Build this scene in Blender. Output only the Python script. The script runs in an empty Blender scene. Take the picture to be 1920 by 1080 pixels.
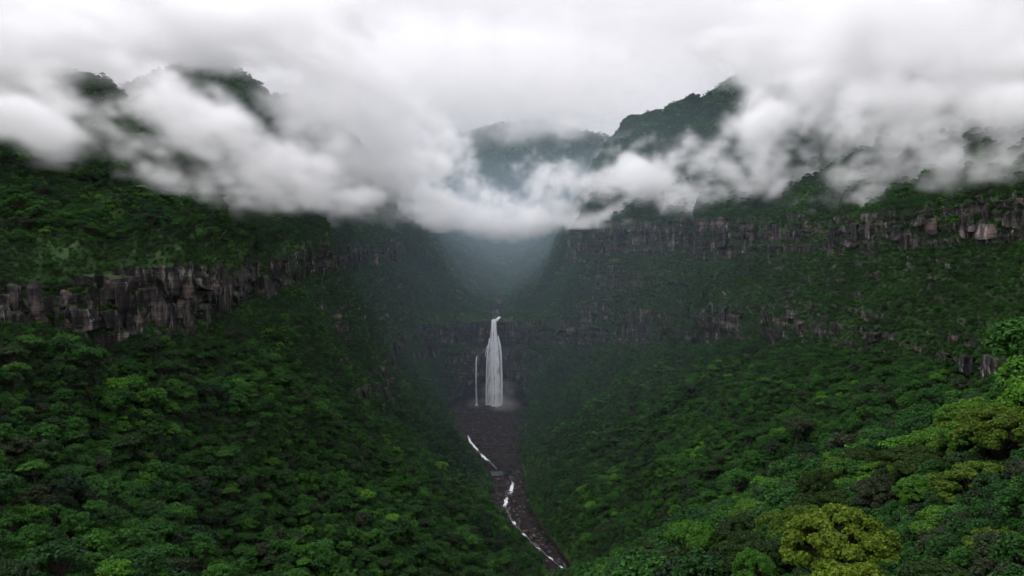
import bpy, bmesh, math, random
import numpy as np
from mathutils import Vector, Matrix
from mathutils.bvhtree import BVHTree

R = math.radians
rng = np.random.default_rng(7)
random.seed(7)
sc = bpy.context.scene
COL = sc.collection

# ------------------------------------------------------------------ camera
F = 1500.0                      # focal length in photo pixels (1920 wide)
CX, HY = 960.0, 480.0           # principal column, horizon row
cam_d = bpy.data.cameras.new('camera')
cam = bpy.data.objects.new('camera', cam_d)
COL.objects.link(cam)
cam_d.sensor_width = 36.0
cam_d.lens = 36.0 * F / 1920.0
cam_d.shift_y = -(540.0 - HY) / 1920.0
cam_d.clip_start = 1.0
cam_d.clip_end = 30000.0
cam.location = (0, 0, 0)
cam.rotation_euler = (R(90), 0, 0)
sc.camera = cam

# ------------------------------------------------------------------ world / sky
SUN_EL, SUN_AZ = 52.0, -112.0     # azimuth from +Y towards +X
world = bpy.data.worlds.new('World')
sc.world = world
world.use_nodes = True
nt = world.node_tree
nt.nodes.clear()
N = nt.nodes.new
out = N('ShaderNodeOutputWorld')
sky = N('ShaderNodeTexSky')
sky.sky_type = 'NISHITA'
sky.sun_disc = False
sky.sun_elevation = R(SUN_EL)
sky.sun_rotation = R(SUN_AZ)
sky.altitude = 600
sky.dust_density = 3.0
bg1 = N('ShaderNodeBackground'); bg1.inputs['Strength'].default_value = 0.08
nt.links.new(sky.outputs[0], bg1.inputs['Color'])
# overcast layer: soft cloud, made slightly brighter low in the view ahead, away from the sun
tc = N('ShaderNodeTexCoord')
mp = N('ShaderNodeMapping'); mp.inputs['Scale'].default_value = (1.6, 1.6, 4.5)
nt.links.new(tc.outputs['Generated'], mp.inputs['Vector'])
nz = N('ShaderNodeTexNoise'); nz.inputs['Scale'].default_value = 1.7; nz.inputs['Detail'].default_value = 5.0
nz.inputs['Roughness'].default_value = 0.5; nz.inputs['Distortion'].default_value = 0.4
nt.links.new(mp.outputs[0], nz.inputs['Vector'])
dot = N('ShaderNodeVectorMath'); dot.operation = 'DOT_PRODUCT'
sd = Vector((0.03, math.cos(R(20)), math.sin(R(20)))).normalized()
dot.inputs[1].default_value = sd
nrm = N('ShaderNodeVectorMath'); nrm.operation = 'NORMALIZE'
nt.links.new(tc.outputs['Generated'], nrm.inputs[0])
nt.links.new(nrm.outputs[0], dot.inputs[0])
mr = N('ShaderNodeMapRange'); mr.interpolation_type = 'SMOOTHSTEP'
mr.inputs['From Min'].default_value = 0.60; mr.inputs['From Max'].default_value = 1.0
mr.inputs['To Min'].default_value = 0.92; mr.inputs['To Max'].default_value = 1.0
nt.links.new(dot.outputs['Value'], mr.inputs['Value'])
mn = N('ShaderNodeMapRange')
mn.inputs['From Min'].default_value = 0.3; mn.inputs['From Max'].default_value = 0.7
mn.inputs['To Min'].default_value = 0.86; mn.inputs['To Max'].default_value = 1.06
nt.links.new(nz.outputs['Fac'], mn.inputs['Value'])
mul = N('ShaderNodeMath'); mul.operation = 'MULTIPLY'
nt.links.new(mr.outputs[0], mul.inputs[0]); nt.links.new(mn.outputs[0], mul.inputs[1])
# overcast luminance grows from the horizon to the zenith
spz = N('ShaderNodeSeparateXYZ'); nt.links.new(nrm.outputs[0], spz.inputs[0])
zen = N('ShaderNodeMapRange')
zen.inputs['From Min'].default_value = 0.0; zen.inputs['From Max'].default_value = 1.0
zen.inputs['To Min'].default_value = 0.48; zen.inputs['To Max'].default_value = 2.1
nt.links.new(spz.outputs['Z'], zen.inputs['Value'])
mul2 = N('ShaderNodeMath'); mul2.operation = 'MULTIPLY'
nt.links.new(mul.outputs[0], mul2.inputs[0]); nt.links.new(zen.outputs[0], mul2.inputs[1])
bg2 = N('ShaderNodeBackground'); bg2.inputs['Color'].default_value = (0.962, 0.942, 1.0, 1)
nt.links.new(mul2.outputs[0], bg2.inputs['Strength'])
mx = N('ShaderNodeMixShader'); mx.inputs[0].default_value = 0.93
nt.links.new(bg1.outputs[0], mx.inputs[1]); nt.links.new(bg2.outputs[0], mx.inputs[2])
nt.links.new(mx.outputs[0], out.inputs['Surface'])

# ------------------------------------------------------------------ sun (behind the overcast)
sun_d = bpy.data.lights.new('sun', 'SUN')
sun_d.energy = 1.5
sun_d.angle = R(40)
sun_d.color = (1.0, 0.975, 0.96)
sun = bpy.data.objects.new('sun', sun_d)
COL.objects.link(sun)
sv = Vector((math.sin(R(SUN_AZ)) * math.cos(R(SUN_EL)), math.cos(R(SUN_AZ)) * math.cos(R(SUN_EL)), math.sin(R(SUN_EL))))
sun.rotation_euler = sv.to_track_quat('Z', 'Y').to_euler()

# ------------------------------------------------------------------ render settings
sc.view_settings.view_transform = 'Standard'
sc.view_settings.look = 'None'
sc.view_settings.exposure = 0.12
sc.view_settings.gamma = 1.0
sc.view_settings.use_curve_mapping = False
sc.render.engine = 'CYCLES'
cy = sc.cycles
cy.use_denoising = True
cy.use_adaptive_sampling = True
cy.adaptive_threshold = 0.05
cy.adaptive_min_samples = 16
cy.max_bounces = 14
cy.diffuse_bounces = 3
cy.glossy_bounces = 2
cy.transmission_bounces = 4
cy.transparent_max_bounces = 12
cy.volume_bounces = 13
cy.volume_step_rate = 4.0
cy.volume_max_steps = 256
cy.sample_clamp_indirect = 6.0
cy.caustics_reflective = False
cy.caustics_refractive = False


def P(px, py, Y):
    """world point that stands at photo pixel (px, py) at distance Y"""
    return np.array([(px - CX) / F * Y, Y, -(py - HY) / F * Y])


# ------------------------------------------------------------------ numpy noise
_G = np.array([[1, 1, 0], [-1, 1, 0], [1, -1, 0], [-1, -1, 0], [1, 0, 1], [-1, 0, 1], [1, 0, -1], [-1, 0, -1],
               [0, 1, 1], [0, -1, 1], [0, 1, -1], [0, -1, -1], [1, 1, 0], [-1, 1, 0], [0, -1, 1], [0, -1, -1]], np.float32)


def _h(ix, iy, iz, seed):
    h = (ix * np.uint32(374761393) + iy * np.uint32(668265263) + iz * np.uint32(2147483647 - 58) + np.uint32(seed * 2654435 + 97))
    h = (h ^ (h >> np.uint32(13))) * np.uint32(1274126177)
    h = (h ^ (h >> np.uint32(15))) * np.uint32(2246822519)
    return h ^ (h >> np.uint32(16))


def perlin(p, seed=0):
    p = np.asarray(p, np.float64)
    f0 = np.floor(p)
    f = (p - f0).astype(np.float32)
    i = f0.astype(np.int64).astype(np.uint32)
    u = f * f * f * (f * (f * 6 - 15) + 10)
    res = 0
    for dx in (0, 1):
        wx = u[:, 0] if dx else 1 - u[:, 0]
        for dy in (0, 1):
            wy = u[:, 1] if dy else 1 - u[:, 1]
            for dz in (0, 1):
                wz = u[:, 2] if dz else 1 - u[:, 2]
                g = _G[_h(i[:, 0] + np.uint32(dx), i[:, 1] + np.uint32(dy), i[:, 2] + np.uint32(dz), seed) & np.uint32(15)]
                res = res + wx * wy * wz * (g[:, 0] * (f[:, 0] - dx) + g[:, 1] * (f[:, 1] - dy) + g[:, 2] * (f[:, 2] - dz))
    return res * 1.3


def fbm(p, octv=4, seed=0, gain=0.5, ridged=False):
    p = np.asarray(p, np.float64)
    a, s, tot = 1.0, 0.0, 0.0
    for o in range(octv):
        n = perlin(p * (2.03 ** o) + o * 17.3, seed + o)
        if ridged:
            n = 1 - 2 * np.abs(n)
        s = s + a * n
        tot += a
        a *= gain
    return s / tot


# ------------------------------------------------------------------ material helpers
def mat(name):
    m = bpy.data.materials.new(name)
    m.use_nodes = True
    t = m.node_tree
    t.nodes.clear()
    o = t.nodes.new('ShaderNodeOutputMaterial')
    return m, t, o


def node(t, kind, **kw):
    n = t.nodes.new(kind)
    for k, v in kw.items():
        if k in n.inputs.keys():
            n.inputs[k].default_value = v
        else:
            setattr(n, k, v)
    return n


def ramp(t, stops, interp='LINEAR'):
    r = t.nodes.new('ShaderNodeValToRGB')
    r.color_ramp.interpolation = interp
    e = r.color_ramp.elements
    while len(e) < len(stops):
        e.new(0.5)
    for k, (p, c) in enumerate(stops):
        e[k].position = p
        e[k].color = (*c, 1) if len(c) == 3 else c
    return r


def foliage_mat(name, stops, leaf_var=0.45, trans=0.3, rough=0.7, by_island=True):
    m, t, o = mat(name)
    L = t.links.new
    oi = node(t, 'ShaderNodeObjectInfo')
    r = ramp(t, stops)
    ln_ = node(t, 'ShaderNodeTexNoise'); ln_.inputs['Scale'].default_value = 0.018; ln_.inputs['Detail'].default_value = 3
    L(oi.outputs['Location'], ln_.inputs['Vector'])
    lm = node(t, 'ShaderNodeMapRange'); lm.inputs['From Min'].default_value = .3; lm.inputs['From Max'].default_value = .7
    lm.inputs['To Min'].default_value = -.22; lm.inputs['To Max'].default_value = .22
    L(ln_.outputs['Fac'], lm.inputs['Value'])
    lr_ = node(t, 'ShaderNodeMath', operation='MULTIPLY_ADD'); lr_.inputs[1].default_value = .82; lr_.inputs[2].default_value = .08
    L(oi.outputs['Random'], lr_.inputs[0])
    la = node(t, 'ShaderNodeMath', operation='ADD'); la.use_clamp = True
    L(lr_.outputs[0], la.inputs[0]); L(lm.outputs[0], la.inputs[1])
    L(la.outputs[0], r.inputs[0])
    geo = node(t, 'ShaderNodeNewGeometry')
    mrg = node(t, 'ShaderNodeMapRange')
    mrg.inputs['To Min'].default_value = 1 - leaf_var
    mrg.inputs['To Max'].default_value = 1 + leaf_var
    L(geo.outputs['Random Per Island'], mrg.inputs['Value'])
    hsv = node(t, 'ShaderNodeHueSaturation')
    L(r.outputs[0], hsv.inputs['Color'])
    L(mrg.outputs[0], hsv.inputs['Value'])
    m2 = node(t, 'ShaderNodeMapRange')
    m2.inputs['To Min'].default_value = 0.485
    m2.inputs['To Max'].default_value = 0.512
    ml = node(t, 'ShaderNodeMath', operation='MULTIPLY'); ml.inputs[1].default_value = 7.31
    fr = node(t, 'ShaderNodeMath', operation='FRACT')
    L(geo.outputs['Random Per Island'], ml.inputs[0]); L(ml.outputs[0], fr.inputs[0]); L(fr.outputs[0], m2.inputs['Value'])
    L(m2.outputs[0], hsv.inputs['Hue'])
    b = node(t, 'ShaderNodeBsdfPrincipled')
    b.inputs['Roughness'].default_value = rough
    b.inputs['Specular IOR Level'].default_value = 0.10
    L(hsv.outputs[0], b.inputs['Base Color'])
    tr = node(t, 'ShaderNodeBsdfTranslucent')
    g2 = node(t, 'ShaderNodeHueSaturation'); g2.inputs['Value'].default_value = 1.2; g2.inputs['Saturation'].default_value = 1.1
    L(hsv.outputs[0], g2.inputs['Color']); L(g2.outputs[0], tr.inputs['Color'])
    mxs = node(t, 'ShaderNodeMixShader'); mxs.inputs[0].default_value = trans
    L(b.outputs[0], mxs.inputs[1]); L(tr.outputs[0], mxs.inputs[2])
    L(mxs.outputs[0], o.inputs['Surface'])
    return m


def rock_mat(name, use_attr=False):
    """layered dark basalt: vertical stains, pinkish fresh faces, pale lichen; with use_attr also soil / turf from vertex attributes"""
    m, t, o = mat(name)
    L = t.links.new
    geo = node(t, 'ShaderNodeNewGeometry')
    pos = geo.outputs['Position']

    def noise(scale, detail=4, vec=None, rough=0.55, sc3=None):
        n = node(t, 'ShaderNodeTexNoise')
        n.inputs['Scale'].default_value = scale
        n.inputs['Detail'].default_value = detail
        n.inputs['Roughness'].default_value = rough
        if sc3:
            mpn = node(t, 'ShaderNodeMapping'); mpn.inputs['Scale'].default_value = sc3
            L(pos, mpn.inputs['Vector']); L(mpn.outputs[0], n.inputs['Vector'])
        else:
            L(pos, n.inputs['Vector'])
        return n.outputs['Fac']
    base = noise(0.06, 6, rough=0.65)
    r1 = ramp(t, [(0.3, (0.014, 0.0125, 0.0135)), (0.5, (0.036, 0.031, 0.031)), (0.7, (0.115, 0.094, 0.087))])
    L(base, r1.inputs[0])
    # vertical streaks
    st = noise(1.0, 5, sc3=(0.35, 0.35, 0.022), rough=0.6)
    rs = ramp(t, [(0.42, (0.35, 0.35, 0.36)), (0.56, (1, 1, 1)), (0.7, (2.1, 2.05, 2.0))])
    L(st, rs.inputs[0])
    mA = node(t, 'ShaderNodeMixRGB', blend_type='MULTIPLY'); mA.inputs[0].default_value = 1
    L(r1.outputs[0], mA.inputs[1]); L(rs.outputs[0], mA.inputs[2])
    # pinkish fresh faces
    pk = noise(1.0, 3, sc3=(0.07, 0.07, 0.06), rough=0.5)
    rp = ramp(t, [(0.60, (0, 0, 0)), (0.69, (1, 1, 1))])
    L(pk, rp.inputs[0])
    mB = node(t, 'ShaderNodeMixRGB'); mB.inputs[2].default_value = (0.185, 0.135, 0.115, 1)
    mB0 = node(t, 'ShaderNodeMath', operation='MULTIPLY'); mB0.inputs[1].default_value = 0.75
    L(rp.outputs[0], mB0.inputs[0]); L(mB0.outputs[0], mB.inputs[0]); L(mA.outputs[0], mB.inputs[1])
    # pale lichen streaks
    lc = noise(1.0, 6, sc3=(0.22, 0.22, 0.05), rough=0.7)
    rl = ramp(t, [(0.57, (0, 0, 0)), (0.68, (1, 1, 1))])
    L(lc, rl.inputs[0])
    mC = node(t, 'ShaderNodeMixRGB'); mC.inputs[2].default_value = (0.36, 0.35, 0.33, 1)
    mC0 = node(t, 'ShaderNodeMath', operation='MULTIPLY'); mC0.inputs[1].default_value = 0.7
    L(rl.outputs[0], mC0.inputs[0]); L(mC0.outputs[0], mC.inputs[0]); L(mB.outputs[0], mC.inputs[1])
    # bedding planes
    sb = noise(1.0, 3, sc3=(0.012, 0.012, 0.55), rough=0.6)
    rb = ramp(t, [(0.40, (0.45, 0.45, 0.45)), (0.52, (1, 1, 1))])
    L(sb, rb.inputs[0])
    mD = node(t, 'ShaderNodeMixRGB', blend_type='MULTIPLY'); mD.inputs[0].default_value = 0.8
    L(mC.outputs[0], mD.inputs[1]); L(rb.outputs[0], mD.inputs[2])
    # moss where the face looks upward
    sep = node(t, 'ShaderNodeSeparateXYZ'); L(geo.outputs['Normal'], sep.inputs[0])
    mo = node(t, 'ShaderNodeMath', operation='ADD')
    mn_ = noise(0.15, 5, rough=0.7)
    L(sep.outputs['Z'], mo.inputs[0]); L(mn_, mo.inputs[1])
    rm = ramp(t, [(0.88, (0, 0, 0)), (1.0, (.8, .8, .8))])
    md = node(t, 'ShaderNodeMath', operation='MULTIPLY'); md.inputs[1].default_value = 0.92
    L(mo.outputs[0], md.inputs[0]); L(md.outputs[0], rm.inputs[0])
    tn = noise(0.035, 6, rough=0.7)
    rt = ramp(t, [(0.3, (0.014, 0.034, 0.008)), (0.5, (0.024, 0.062, 0.010)), (0.7, (0.046, 0.098, 0.013))])
    L(tn, rt.inputs[0])
    rmoss = ramp(t, [(0.3, (0.010, 0.020, 0.006)), (0.5, (0.018, 0.042, 0.009)), (0.7, (0.034, 0.068, 0.012))]); L(tn, rmoss.inputs[0])
    mE = node(t, 'ShaderNodeMixRGB')
    L(rm.outputs[0], mE.inputs[0]); L(mD.outputs[0], mE.inputs[1]); L(rmoss.outputs[0], mE.inputs[2])
    col = mE.outputs[0]
    if use_attr:
        ar = node(t, 'ShaderNodeAttribute', attribute_name='turf')
        an = noise(0.25, 6, rough=0.75)
        am = node(t, 'ShaderNodeMath', operation='SUBTRACT')
        aa = node(t, 'ShaderNodeMath', operation='ADD')
        L(ar.outputs['Fac'], aa.inputs[0]); L(an, aa.inputs[1])
        am.inputs[1].default_value = 0.5
        L(aa.outputs[0], am.inputs[0])
        rr = ramp(t, [(0.40, (0, 0, 0)), (0.6, (1, 1, 1))])
        L(am.outputs[0], rr.inputs[0])
        ag = node(t, 'ShaderNodeAttribute', attribute_name='grass')
        ru = ramp(t, [(0.3, (0.006, 0.014, 0.005)), (0.55, (0.013, 0.034, 0.008)), (0.75, (0.026, 0.060, 0.011))])
        L(tn, ru.inputs[0])
        mT = node(t, 'ShaderNodeMixRGB'); L(ag.outputs['Fac'], mT.inputs[0]); L(ru.outputs[0], mT.inputs[1]); L(rt.outputs[0], mT.inputs[2])
        mF = node(t, 'ShaderNodeMixRGB')
        L(rr.outputs[0], mF.inputs[0]); L(col, mF.inputs[1]); L(mT.outputs[0], mF.inputs[2])
        # bare wet talus
        ab = node(t, 'ShaderNodeAttribute', attribute_name='bare')
        tb = noise(1.0, 6, rough=0.75, sc3=(.13, .3, .6))
        rb2 = ramp(t, [(0.3, (0.005, 0.0035, 0.004)), (0.52, (0.014, 0.0095, 0.0095)), (0.72, (0.065, 0.043, 0.036))])
        L(tb, rb2.inputs[0])
        bm_ = node(t, 'ShaderNodeMath', operation='ADD'); L(ab.outputs['Fac'], bm_.inputs[0]); L(an, bm_.inputs[1])
        bs = node(t, 'ShaderNodeMath', operation='SUBTRACT'); bs.inputs[1].default_value = 0.5; L(bm_.outputs[0], bs.inputs[0])
        rr2 = ramp(t, [(0.42, (0, 0, 0)), (0.58, (1, 1, 1))]); L(bs.outputs[0], rr2.inputs[0])
        mG = node(t, 'ShaderNodeMixRGB')
        L(rr2.outputs[0], mG.inputs[0]); L(mF.outputs[0], mG.inputs[1]); L(rb2.outputs[0], mG.inputs[2])
        col = mG.outputs[0]
    b = node(t, 'ShaderNodeBsdfPrincipled')
    b.inputs['Roughness'].default_value = 0.8
    b.inputs['Specular IOR Level'].default_value = 0.15
    L(col, b.inputs['Base Color'])
    bn = noise(0.5, 8, rough=0.75, sc3=(1, 1, 0.6))
    bp = node(t, 'ShaderNodeBump'); bp.inputs['Strength'].default_value = 0.8; bp.inputs['Distance'].default_value = 1.2
    L(bn, bp.inputs['Height']); L(bp.outputs[0], b.inputs['Normal'])
    L(b.outputs[0], o.inputs['Surface'])
    return m


def simple_mat(name, c0, c1, scale, rough=0.8, bump=0.3, dist=0.2, spec=0.3):
    m, t, o = mat(name)
    L = t.links.new
    tcn = node(t, 'ShaderNodeTexCoord')
    n = node(t, 'ShaderNodeTexNoise'); n.inputs['Scale'].default_value = scale; n.inputs['Detail'].default_value = 6
    L(tcn.outputs['Object'], n.inputs['Vector'])
    r = ramp(t, [(0.3, c0), (0.7, c1)]); L(n.outputs['Fac'], r.inputs[0])
    b = node(t, 'ShaderNodeBsdfPrincipled'); b.inputs['Roughness'].default_value = rough
    b.inputs['Specular IOR Level'].default_value = spec
    L(r.outputs[0], b.inputs['Base Color'])
    bp = node(t, 'ShaderNodeBump'); bp.inputs['Strength'].default_value = bump; bp.inputs['Distance'].default_value = dist
    L(n.outputs['Fac'], bp.inputs['Height']); L(bp.outputs[0], b.inputs['Normal'])
    L(b.outputs[0], o.inputs['Surface'])
    return m


M_TERR = rock_mat('terrain', True)
M_ROCK = rock_mat('basalt', False)
M_BARK = simple_mat('bark', (0.022, 0.016, 0.012), (0.07, 0.055, 0.042), 2.0)
M_BOULDER = simple_mat('wet_boulder', (0.02, 0.016, 0.017), (0.11, 0.09, 0.082), 0.8, rough=0.6, bump=0.6, dist=0.3, spec=0.25)
M_FOL = foliage_mat('forest_foliage', [(0.0, (0.014, 0.034, 0.016)), (0.15, (0.036, 0.048, 0.023)), (0.22, (0.019, 0.056, 0.015)), (0.5, (0.025, 0.082, 0.016)),
                                       (0.75, (0.034, 0.104, 0.017)), (0.90, (0.050, 0.142, 0.019)), (0.98, (0.082, 0.205, 0.021)), (1.0, (0.09, 0.22, 0.022))])
M_FOL_FAR = M_FOL


# ------------------------------------------------------------------ object helpers
def mesh_obj(name, verts, faces, material, parent=None, smooth=False):
    me = bpy.data.meshes.new(name)
    verts = np.asarray(verts, np.float32)
    faces = np.asarray(faces, np.int32)
    k = faces.shape[1]
    me.vertices.add(len(verts)); me.vertices.foreach_set('co', verts.ravel())
    me.loops.add(faces.size); me.loops.foreach_set('vertex_index', faces.ravel())
    me.polygons.add(len(faces))
    me.polygons.foreach_set('loop_start', np.arange(0, faces.size, k, dtype=np.int32))
    me.polygons.foreach_set('loop_total', np.full(len(faces), k, np.int32))
    if smooth:
        me.polygons.foreach_set('use_smooth', np.ones(len(faces), bool))
    me.materials.append(material)
    me.update(calc_edges=True)
    o = bpy.data.objects.new(name, me)
    COL.objects.link(o)
    if parent is not None:
        o.parent = parent
    return o


def tag(o, label=None, cat=None, group=None, kind=None):
    if label: o['label'] = label
    if cat: o['category'] = cat
    if group: o['group'] = group
    if kind: o['kind'] = kind
    return o


def empty(name, loc=(0, 0, 0), rz=0.0, s=1.0):
    o = bpy.data.objects.new(name, None)
    o.location = loc; o.rotation_euler = (0, 0, rz); o.scale = (s, s, s)
    o.empty_display_size = 1.0
    COL.objects.link(o)
    return o


def grid_faces(nr, nc):
    i = np.arange(nr - 1)[:, None] * nc + np.arange(nc - 1)[None, :]
    i = i.ravel()
    return np.stack([i, i + 1, i + nc + 1, i + nc], 1)


def gsmooth(a, sig, axis=0):
    if sig <= 0:
        return a
    k = np.arange(-int(3 * sig), int(3 * sig) + 1)
    w = np.exp(-0.5 * (k / sig) ** 2); w /= w.sum()
    pad = [(0, 0)] * a.ndim; pad[axis] = (len(k) // 2, len(k) // 2)
    b = np.pad(a, pad, mode='edge')
    return np.apply_along_axis(lambda v: np.convolve(v, w, 'valid'), axis, b)


# ------------------------------------------------------------------ terrain: one sheet lofted through contour lines
# each station runs from the valley floor (level 0) up the wall:
# 1 slope, 2 base / 3 top of the lower cliff, 4 terrace, 5 base / 6 top of the upper cliff, 7, 8 upper slope, 9 crest
W = lambda x, y, z: np.array([x, y, z], float)
ST = [
 # px 5 rock strengths: lower cliff, upper cliff, gorge wall (0-2), bare floor
 dict(l=[W(80, 140, -320), W(-90, 120, -150), W(-190, 130, -104), W(-215, 140, -90), W(-250, 160, -62), W(-290, 190, -36), W(-300, 195, -4), W(-340, 230, 30), W(-420, 330, 90), W(-560, 500, 200)], r=(0, .7, 0, 0)),
 dict(l=[W(80, 330, -298), P(250, 1180, 260), P(60, 950, 330), P(20, 860, 350), P(-20, 720, 390), P(-60, 632, 420), P(-65, 520, 428), P(-50, 410, 500), P(-30, 280, 640), P(0, 110, 860)], r=(0, 1.25, 0, 0)),
 dict(l=[W(70, 395, -292), P(380, 1170, 320), P(180, 930, 375), P(150, 840, 395), P(110, 705, 425), P(80, 618, 455), P(75, 545, 462), P(110, 405, 540), P(120, 300, 660), P(160, 150, 840)], r=(0, 1.25, 0, 0)),
 dict(l=[W(62, 450, -286), P(520, 1150, 380), P(330, 900, 430), P(300, 810, 445), P(260, 690, 470), P(230, 612, 490), P(222, 488, 498), P(230, 400, 590), P(240, 300, 680), P(260, 190, 830)], r=(0, 1.25, 0, 0)),
 dict(l=[W(42, 560, -277), P(760, 1080, 520), P(560, 850, 540), P(520, 770, 545), P(440, 660, 550), P(392, 600, 552), P(384, 505, 556), P(392, 412, 625), P(340, 300, 720), P(300, 210, 860)], r=(.2, 1.1, 0, 0)),
 dict(l=[W(30, 685, -265.5), P(920, 1010, 640), P(690, 800, 670), P(640, 720, 672), P(540, 630, 675), P(478, 560, 690), P(475, 492, 694), P(470, 425, 760), P(420, 310, 900), P(380, 150, 1150)], r=(.3, .62, 0, 0)),
 dict(l=[W(-8, 750, -257), P(890, 940, 780), P(735, 775, 800), P(700, 690, 802), P(645, 590, 805), P(612, 512, 806), P(609, 452, 808), P(592, 395, 850), P(545, 290, 1000), P(480, 170, 1250)], r=(.5, 1.0, 0, 0)),
 dict(l=[W(-18, 803, -250), P(885, 890, 850), P(750, 730, 880), P(712, 650, 885), P(668, 550, 890), P(640, 495, 900), P(635, 455, 905), P(610, 395, 950), P(570, 290, 1100), P(510, 180, 1350)], r=(.7, .6, 0, 0)),
 dict(l=[W(-20, 865, -246), P(850, 830, 920), P(752, 700, 960), P(715, 620, 975), P(690, 550, 990), P(672, 500, 1010), P(670, 460, 1015), P(650, 400, 1060), P(610, 300, 1180), P(550, 180, 1400)], r=(.6, .5, .1, 0)),
 dict(l=[W(-30, 905, -239), P(835, 770, 1010), P(790, 690, 1050), P(768, 625, 1060), P(755, 545, 1085), P(742, 490, 1105), P(742, 445, 1110), P(715, 390, 1160), P(670, 300, 1280), P(610, 200, 1480)], r=(.7, .5, .2, .3)),
 dict(l=[W(-82, 1010, -217), P(828, 735, 1075), P(818, 660, 1095), P(814, 602, 1099), P(795, 555, 1150), P(772, 490, 1200), P(768, 450, 1210), P(735, 390, 1270), P(690, 320, 1390), P(620, 220, 1580)], r=(1.1, .4, .6, .8)),
 dict(l=[W(-88, 1090, -205), P(852, 712, 1100), P(862, 640, 1118), P(866, 602, 1120), P(846, 575, 1175), P(818, 505, 1250), P(810, 470, 1270), P(772, 410, 1360), P(720, 335, 1490), P(650, 250, 1700)], r=(1.2, .3, 1, 1)),
 dict(l=[W(-60, 1140, -203), P(905, 706, 1112), P(908, 640, 1120), P(910, 601, 1115), P(896, 590, 1165), P(882, 572, 1270), P(862, 545, 1350), P(828, 480, 1500), P(785, 405, 1720), P(730, 330, 1950)], r=(1.2, 0, 1.1, 1)),
 dict(l=[W(-26, 1150, -203), P(925, 705, 1110), P(925, 645, 1120), P(925, 600, 1113), P(932, 590, 1180), P(930, 578, 1300), P(928, 568, 1450), P(935, 555, 1700), P(945, 532, 2100), P(945, 500, 2700)], r=(1.2, 0, 1.1, 1)),
 dict(l=[W(0, 1140, -203), P(950, 706, 1112), P(948, 640, 1120), P(946, 601, 1115), P(966, 590, 1165), P(984, 572, 1280), P(1002, 545, 1400), P(1020, 505, 1600), P(1050, 440, 1900), P(1100, 370, 2300)], r=(1.2, 0, 1.1, 1)),
 dict(l=[W(22, 1075, -206), P(990, 712, 1100), P(996, 640, 1116), P(1000, 602, 1118), P(1024, 572, 1155), P(1056, 505, 1205), P(1070, 445, 1218), P(1082, 400, 1265), P(1110, 330, 1400), P(1170, 260, 1700)], r=(1.2, .5, 1, 1)),
 dict(l=[W(14, 1000, -218), P(1000, 745, 1040), P(1050, 648, 1078), P(1052, 600, 1083), P(1060, 550, 1105), P(1072, 485, 1130), P(1074, 425, 1136), P(1090, 380, 1190), P(1120, 310, 1330), P(1180, 220, 1600)], r=(1.2, .9, .5, .6)),
 dict(l=[W(8, 920, -236), P(1010, 810, 960), P(1105, 648, 1050), P(1105, 565, 1058), P(1108, 520, 1070), P(1112, 482, 1080), P(1112, 418, 1086), P(1120, 375, 1140), P(1150, 300, 1280), P(1210, 210, 1550)], r=(1.1, 1.0, .2, .2)),
 dict(l=[W(12, 865, -245), P(1090, 790, 900), P(1240, 650, 960), P(1240, 585, 968), P(1250, 520, 985), P(1260, 475, 1000), P(1260, 412, 1006), P(1270, 370, 1060), P(1300, 260, 1250), P(1340, 180, 1500)], r=(.9, 1.0, 0, 0)),
 dict(l=[W(10, 803, -250), P(1180, 800, 790), P(1390, 640, 840), P(1400, 560, 848), P(1410, 520, 865), P(1420, 470, 880), P(1420, 400, 886), P(1435, 350, 950), P(1460, 220, 1200), P(1490, 130, 1450)], r=(.9, 1.0, 0, 0)),
 dict(l=[W(28, 741, -258), P(1260, 860, 660), P(1560, 650, 700), P(1580, 580, 708), P(1600, 530, 725), P(1620, 470, 740), P(1622, 402, 746), P(1640, 340, 820), P(1660, 210, 1000), P(1690, 100, 1250)], r=(.7, 1.15, 0, 0)),
 dict(l=[W(58, 650, -269), P(1300, 980, 500), P(1750, 700, 540), P(1780, 595, 556), P(1820, 525, 580), P(1850, 455, 600), P(1852, 362, 606), P(1870, 300, 680), P(1890, 180, 850), P(1920, 60, 1050)], r=(.6, 1.2, 0, 0)),
 dict(l=[W(90, 480, -284), P(1350, 1150, 360), P(1950, 760, 400), P(2000, 620, 420), P(2050, 540, 450), P(2100, 445, 480), P(2105, 345, 486), P(2150, 270, 560), P(2180, 150, 700), P(2200, 40, 900)], r=(.6, 1.2, 0, 0)),
 dict(l=[W(110, 200, -315), W(100, 180, -170), W(270, 200, -85), W(290, 210, -45), W(330, 220, -15), W(370, 240, 12), W(375, 245, 44), W(410, 300, 80), W(470, 380, 160), W(560, 500, 260)], r=(.3, 1, 0, 0)),
]
NCOL = 1300
SEG = [34, 56, 34, 34, 34, 40, 34, 34, 24]
nodes = np.array([s['l'] for s in ST])                      # S x 10 x 3
rk = np.array([s['r'] for s in ST], float)
mid = nodes[:, [2, 3, 5]].mean(1)
sl = np.concatenate([[0], np.cumsum(np.linalg.norm(np.diff(mid, axis=0), axis=1))])
tt = np.linspace(0, sl[-1], NCOL)
cont = np.stack([[np.interp(tt, sl, nodes[:, k, c]) for c in range(3)] for k in range(10)])   # 10 x 3 x NCOL
sig = 14.0 / (sl[-1] / NCOL)
cont = gsmooth(cont, sig, 2)
rks = gsmooth(np.stack([np.interp(tt, sl, rk[:, c]) for c in range(4)]), sig, 1)
rows, lev = [], []
for k, n in enumerate(SEG):
    for q in range(n):
        a = q / n
        rows.append(cont[k] * (1 - a) + cont[k + 1] * a); lev.append(k + a)
rows.append(cont[9]); lev.append(9.0)
V = np.array(rows).transpose(0, 2, 1)                        # NR x NCOL x 3
lev = np.array(lev)
NR = len(lev)
V = gsmooth(V, 2.0, 0)
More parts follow.
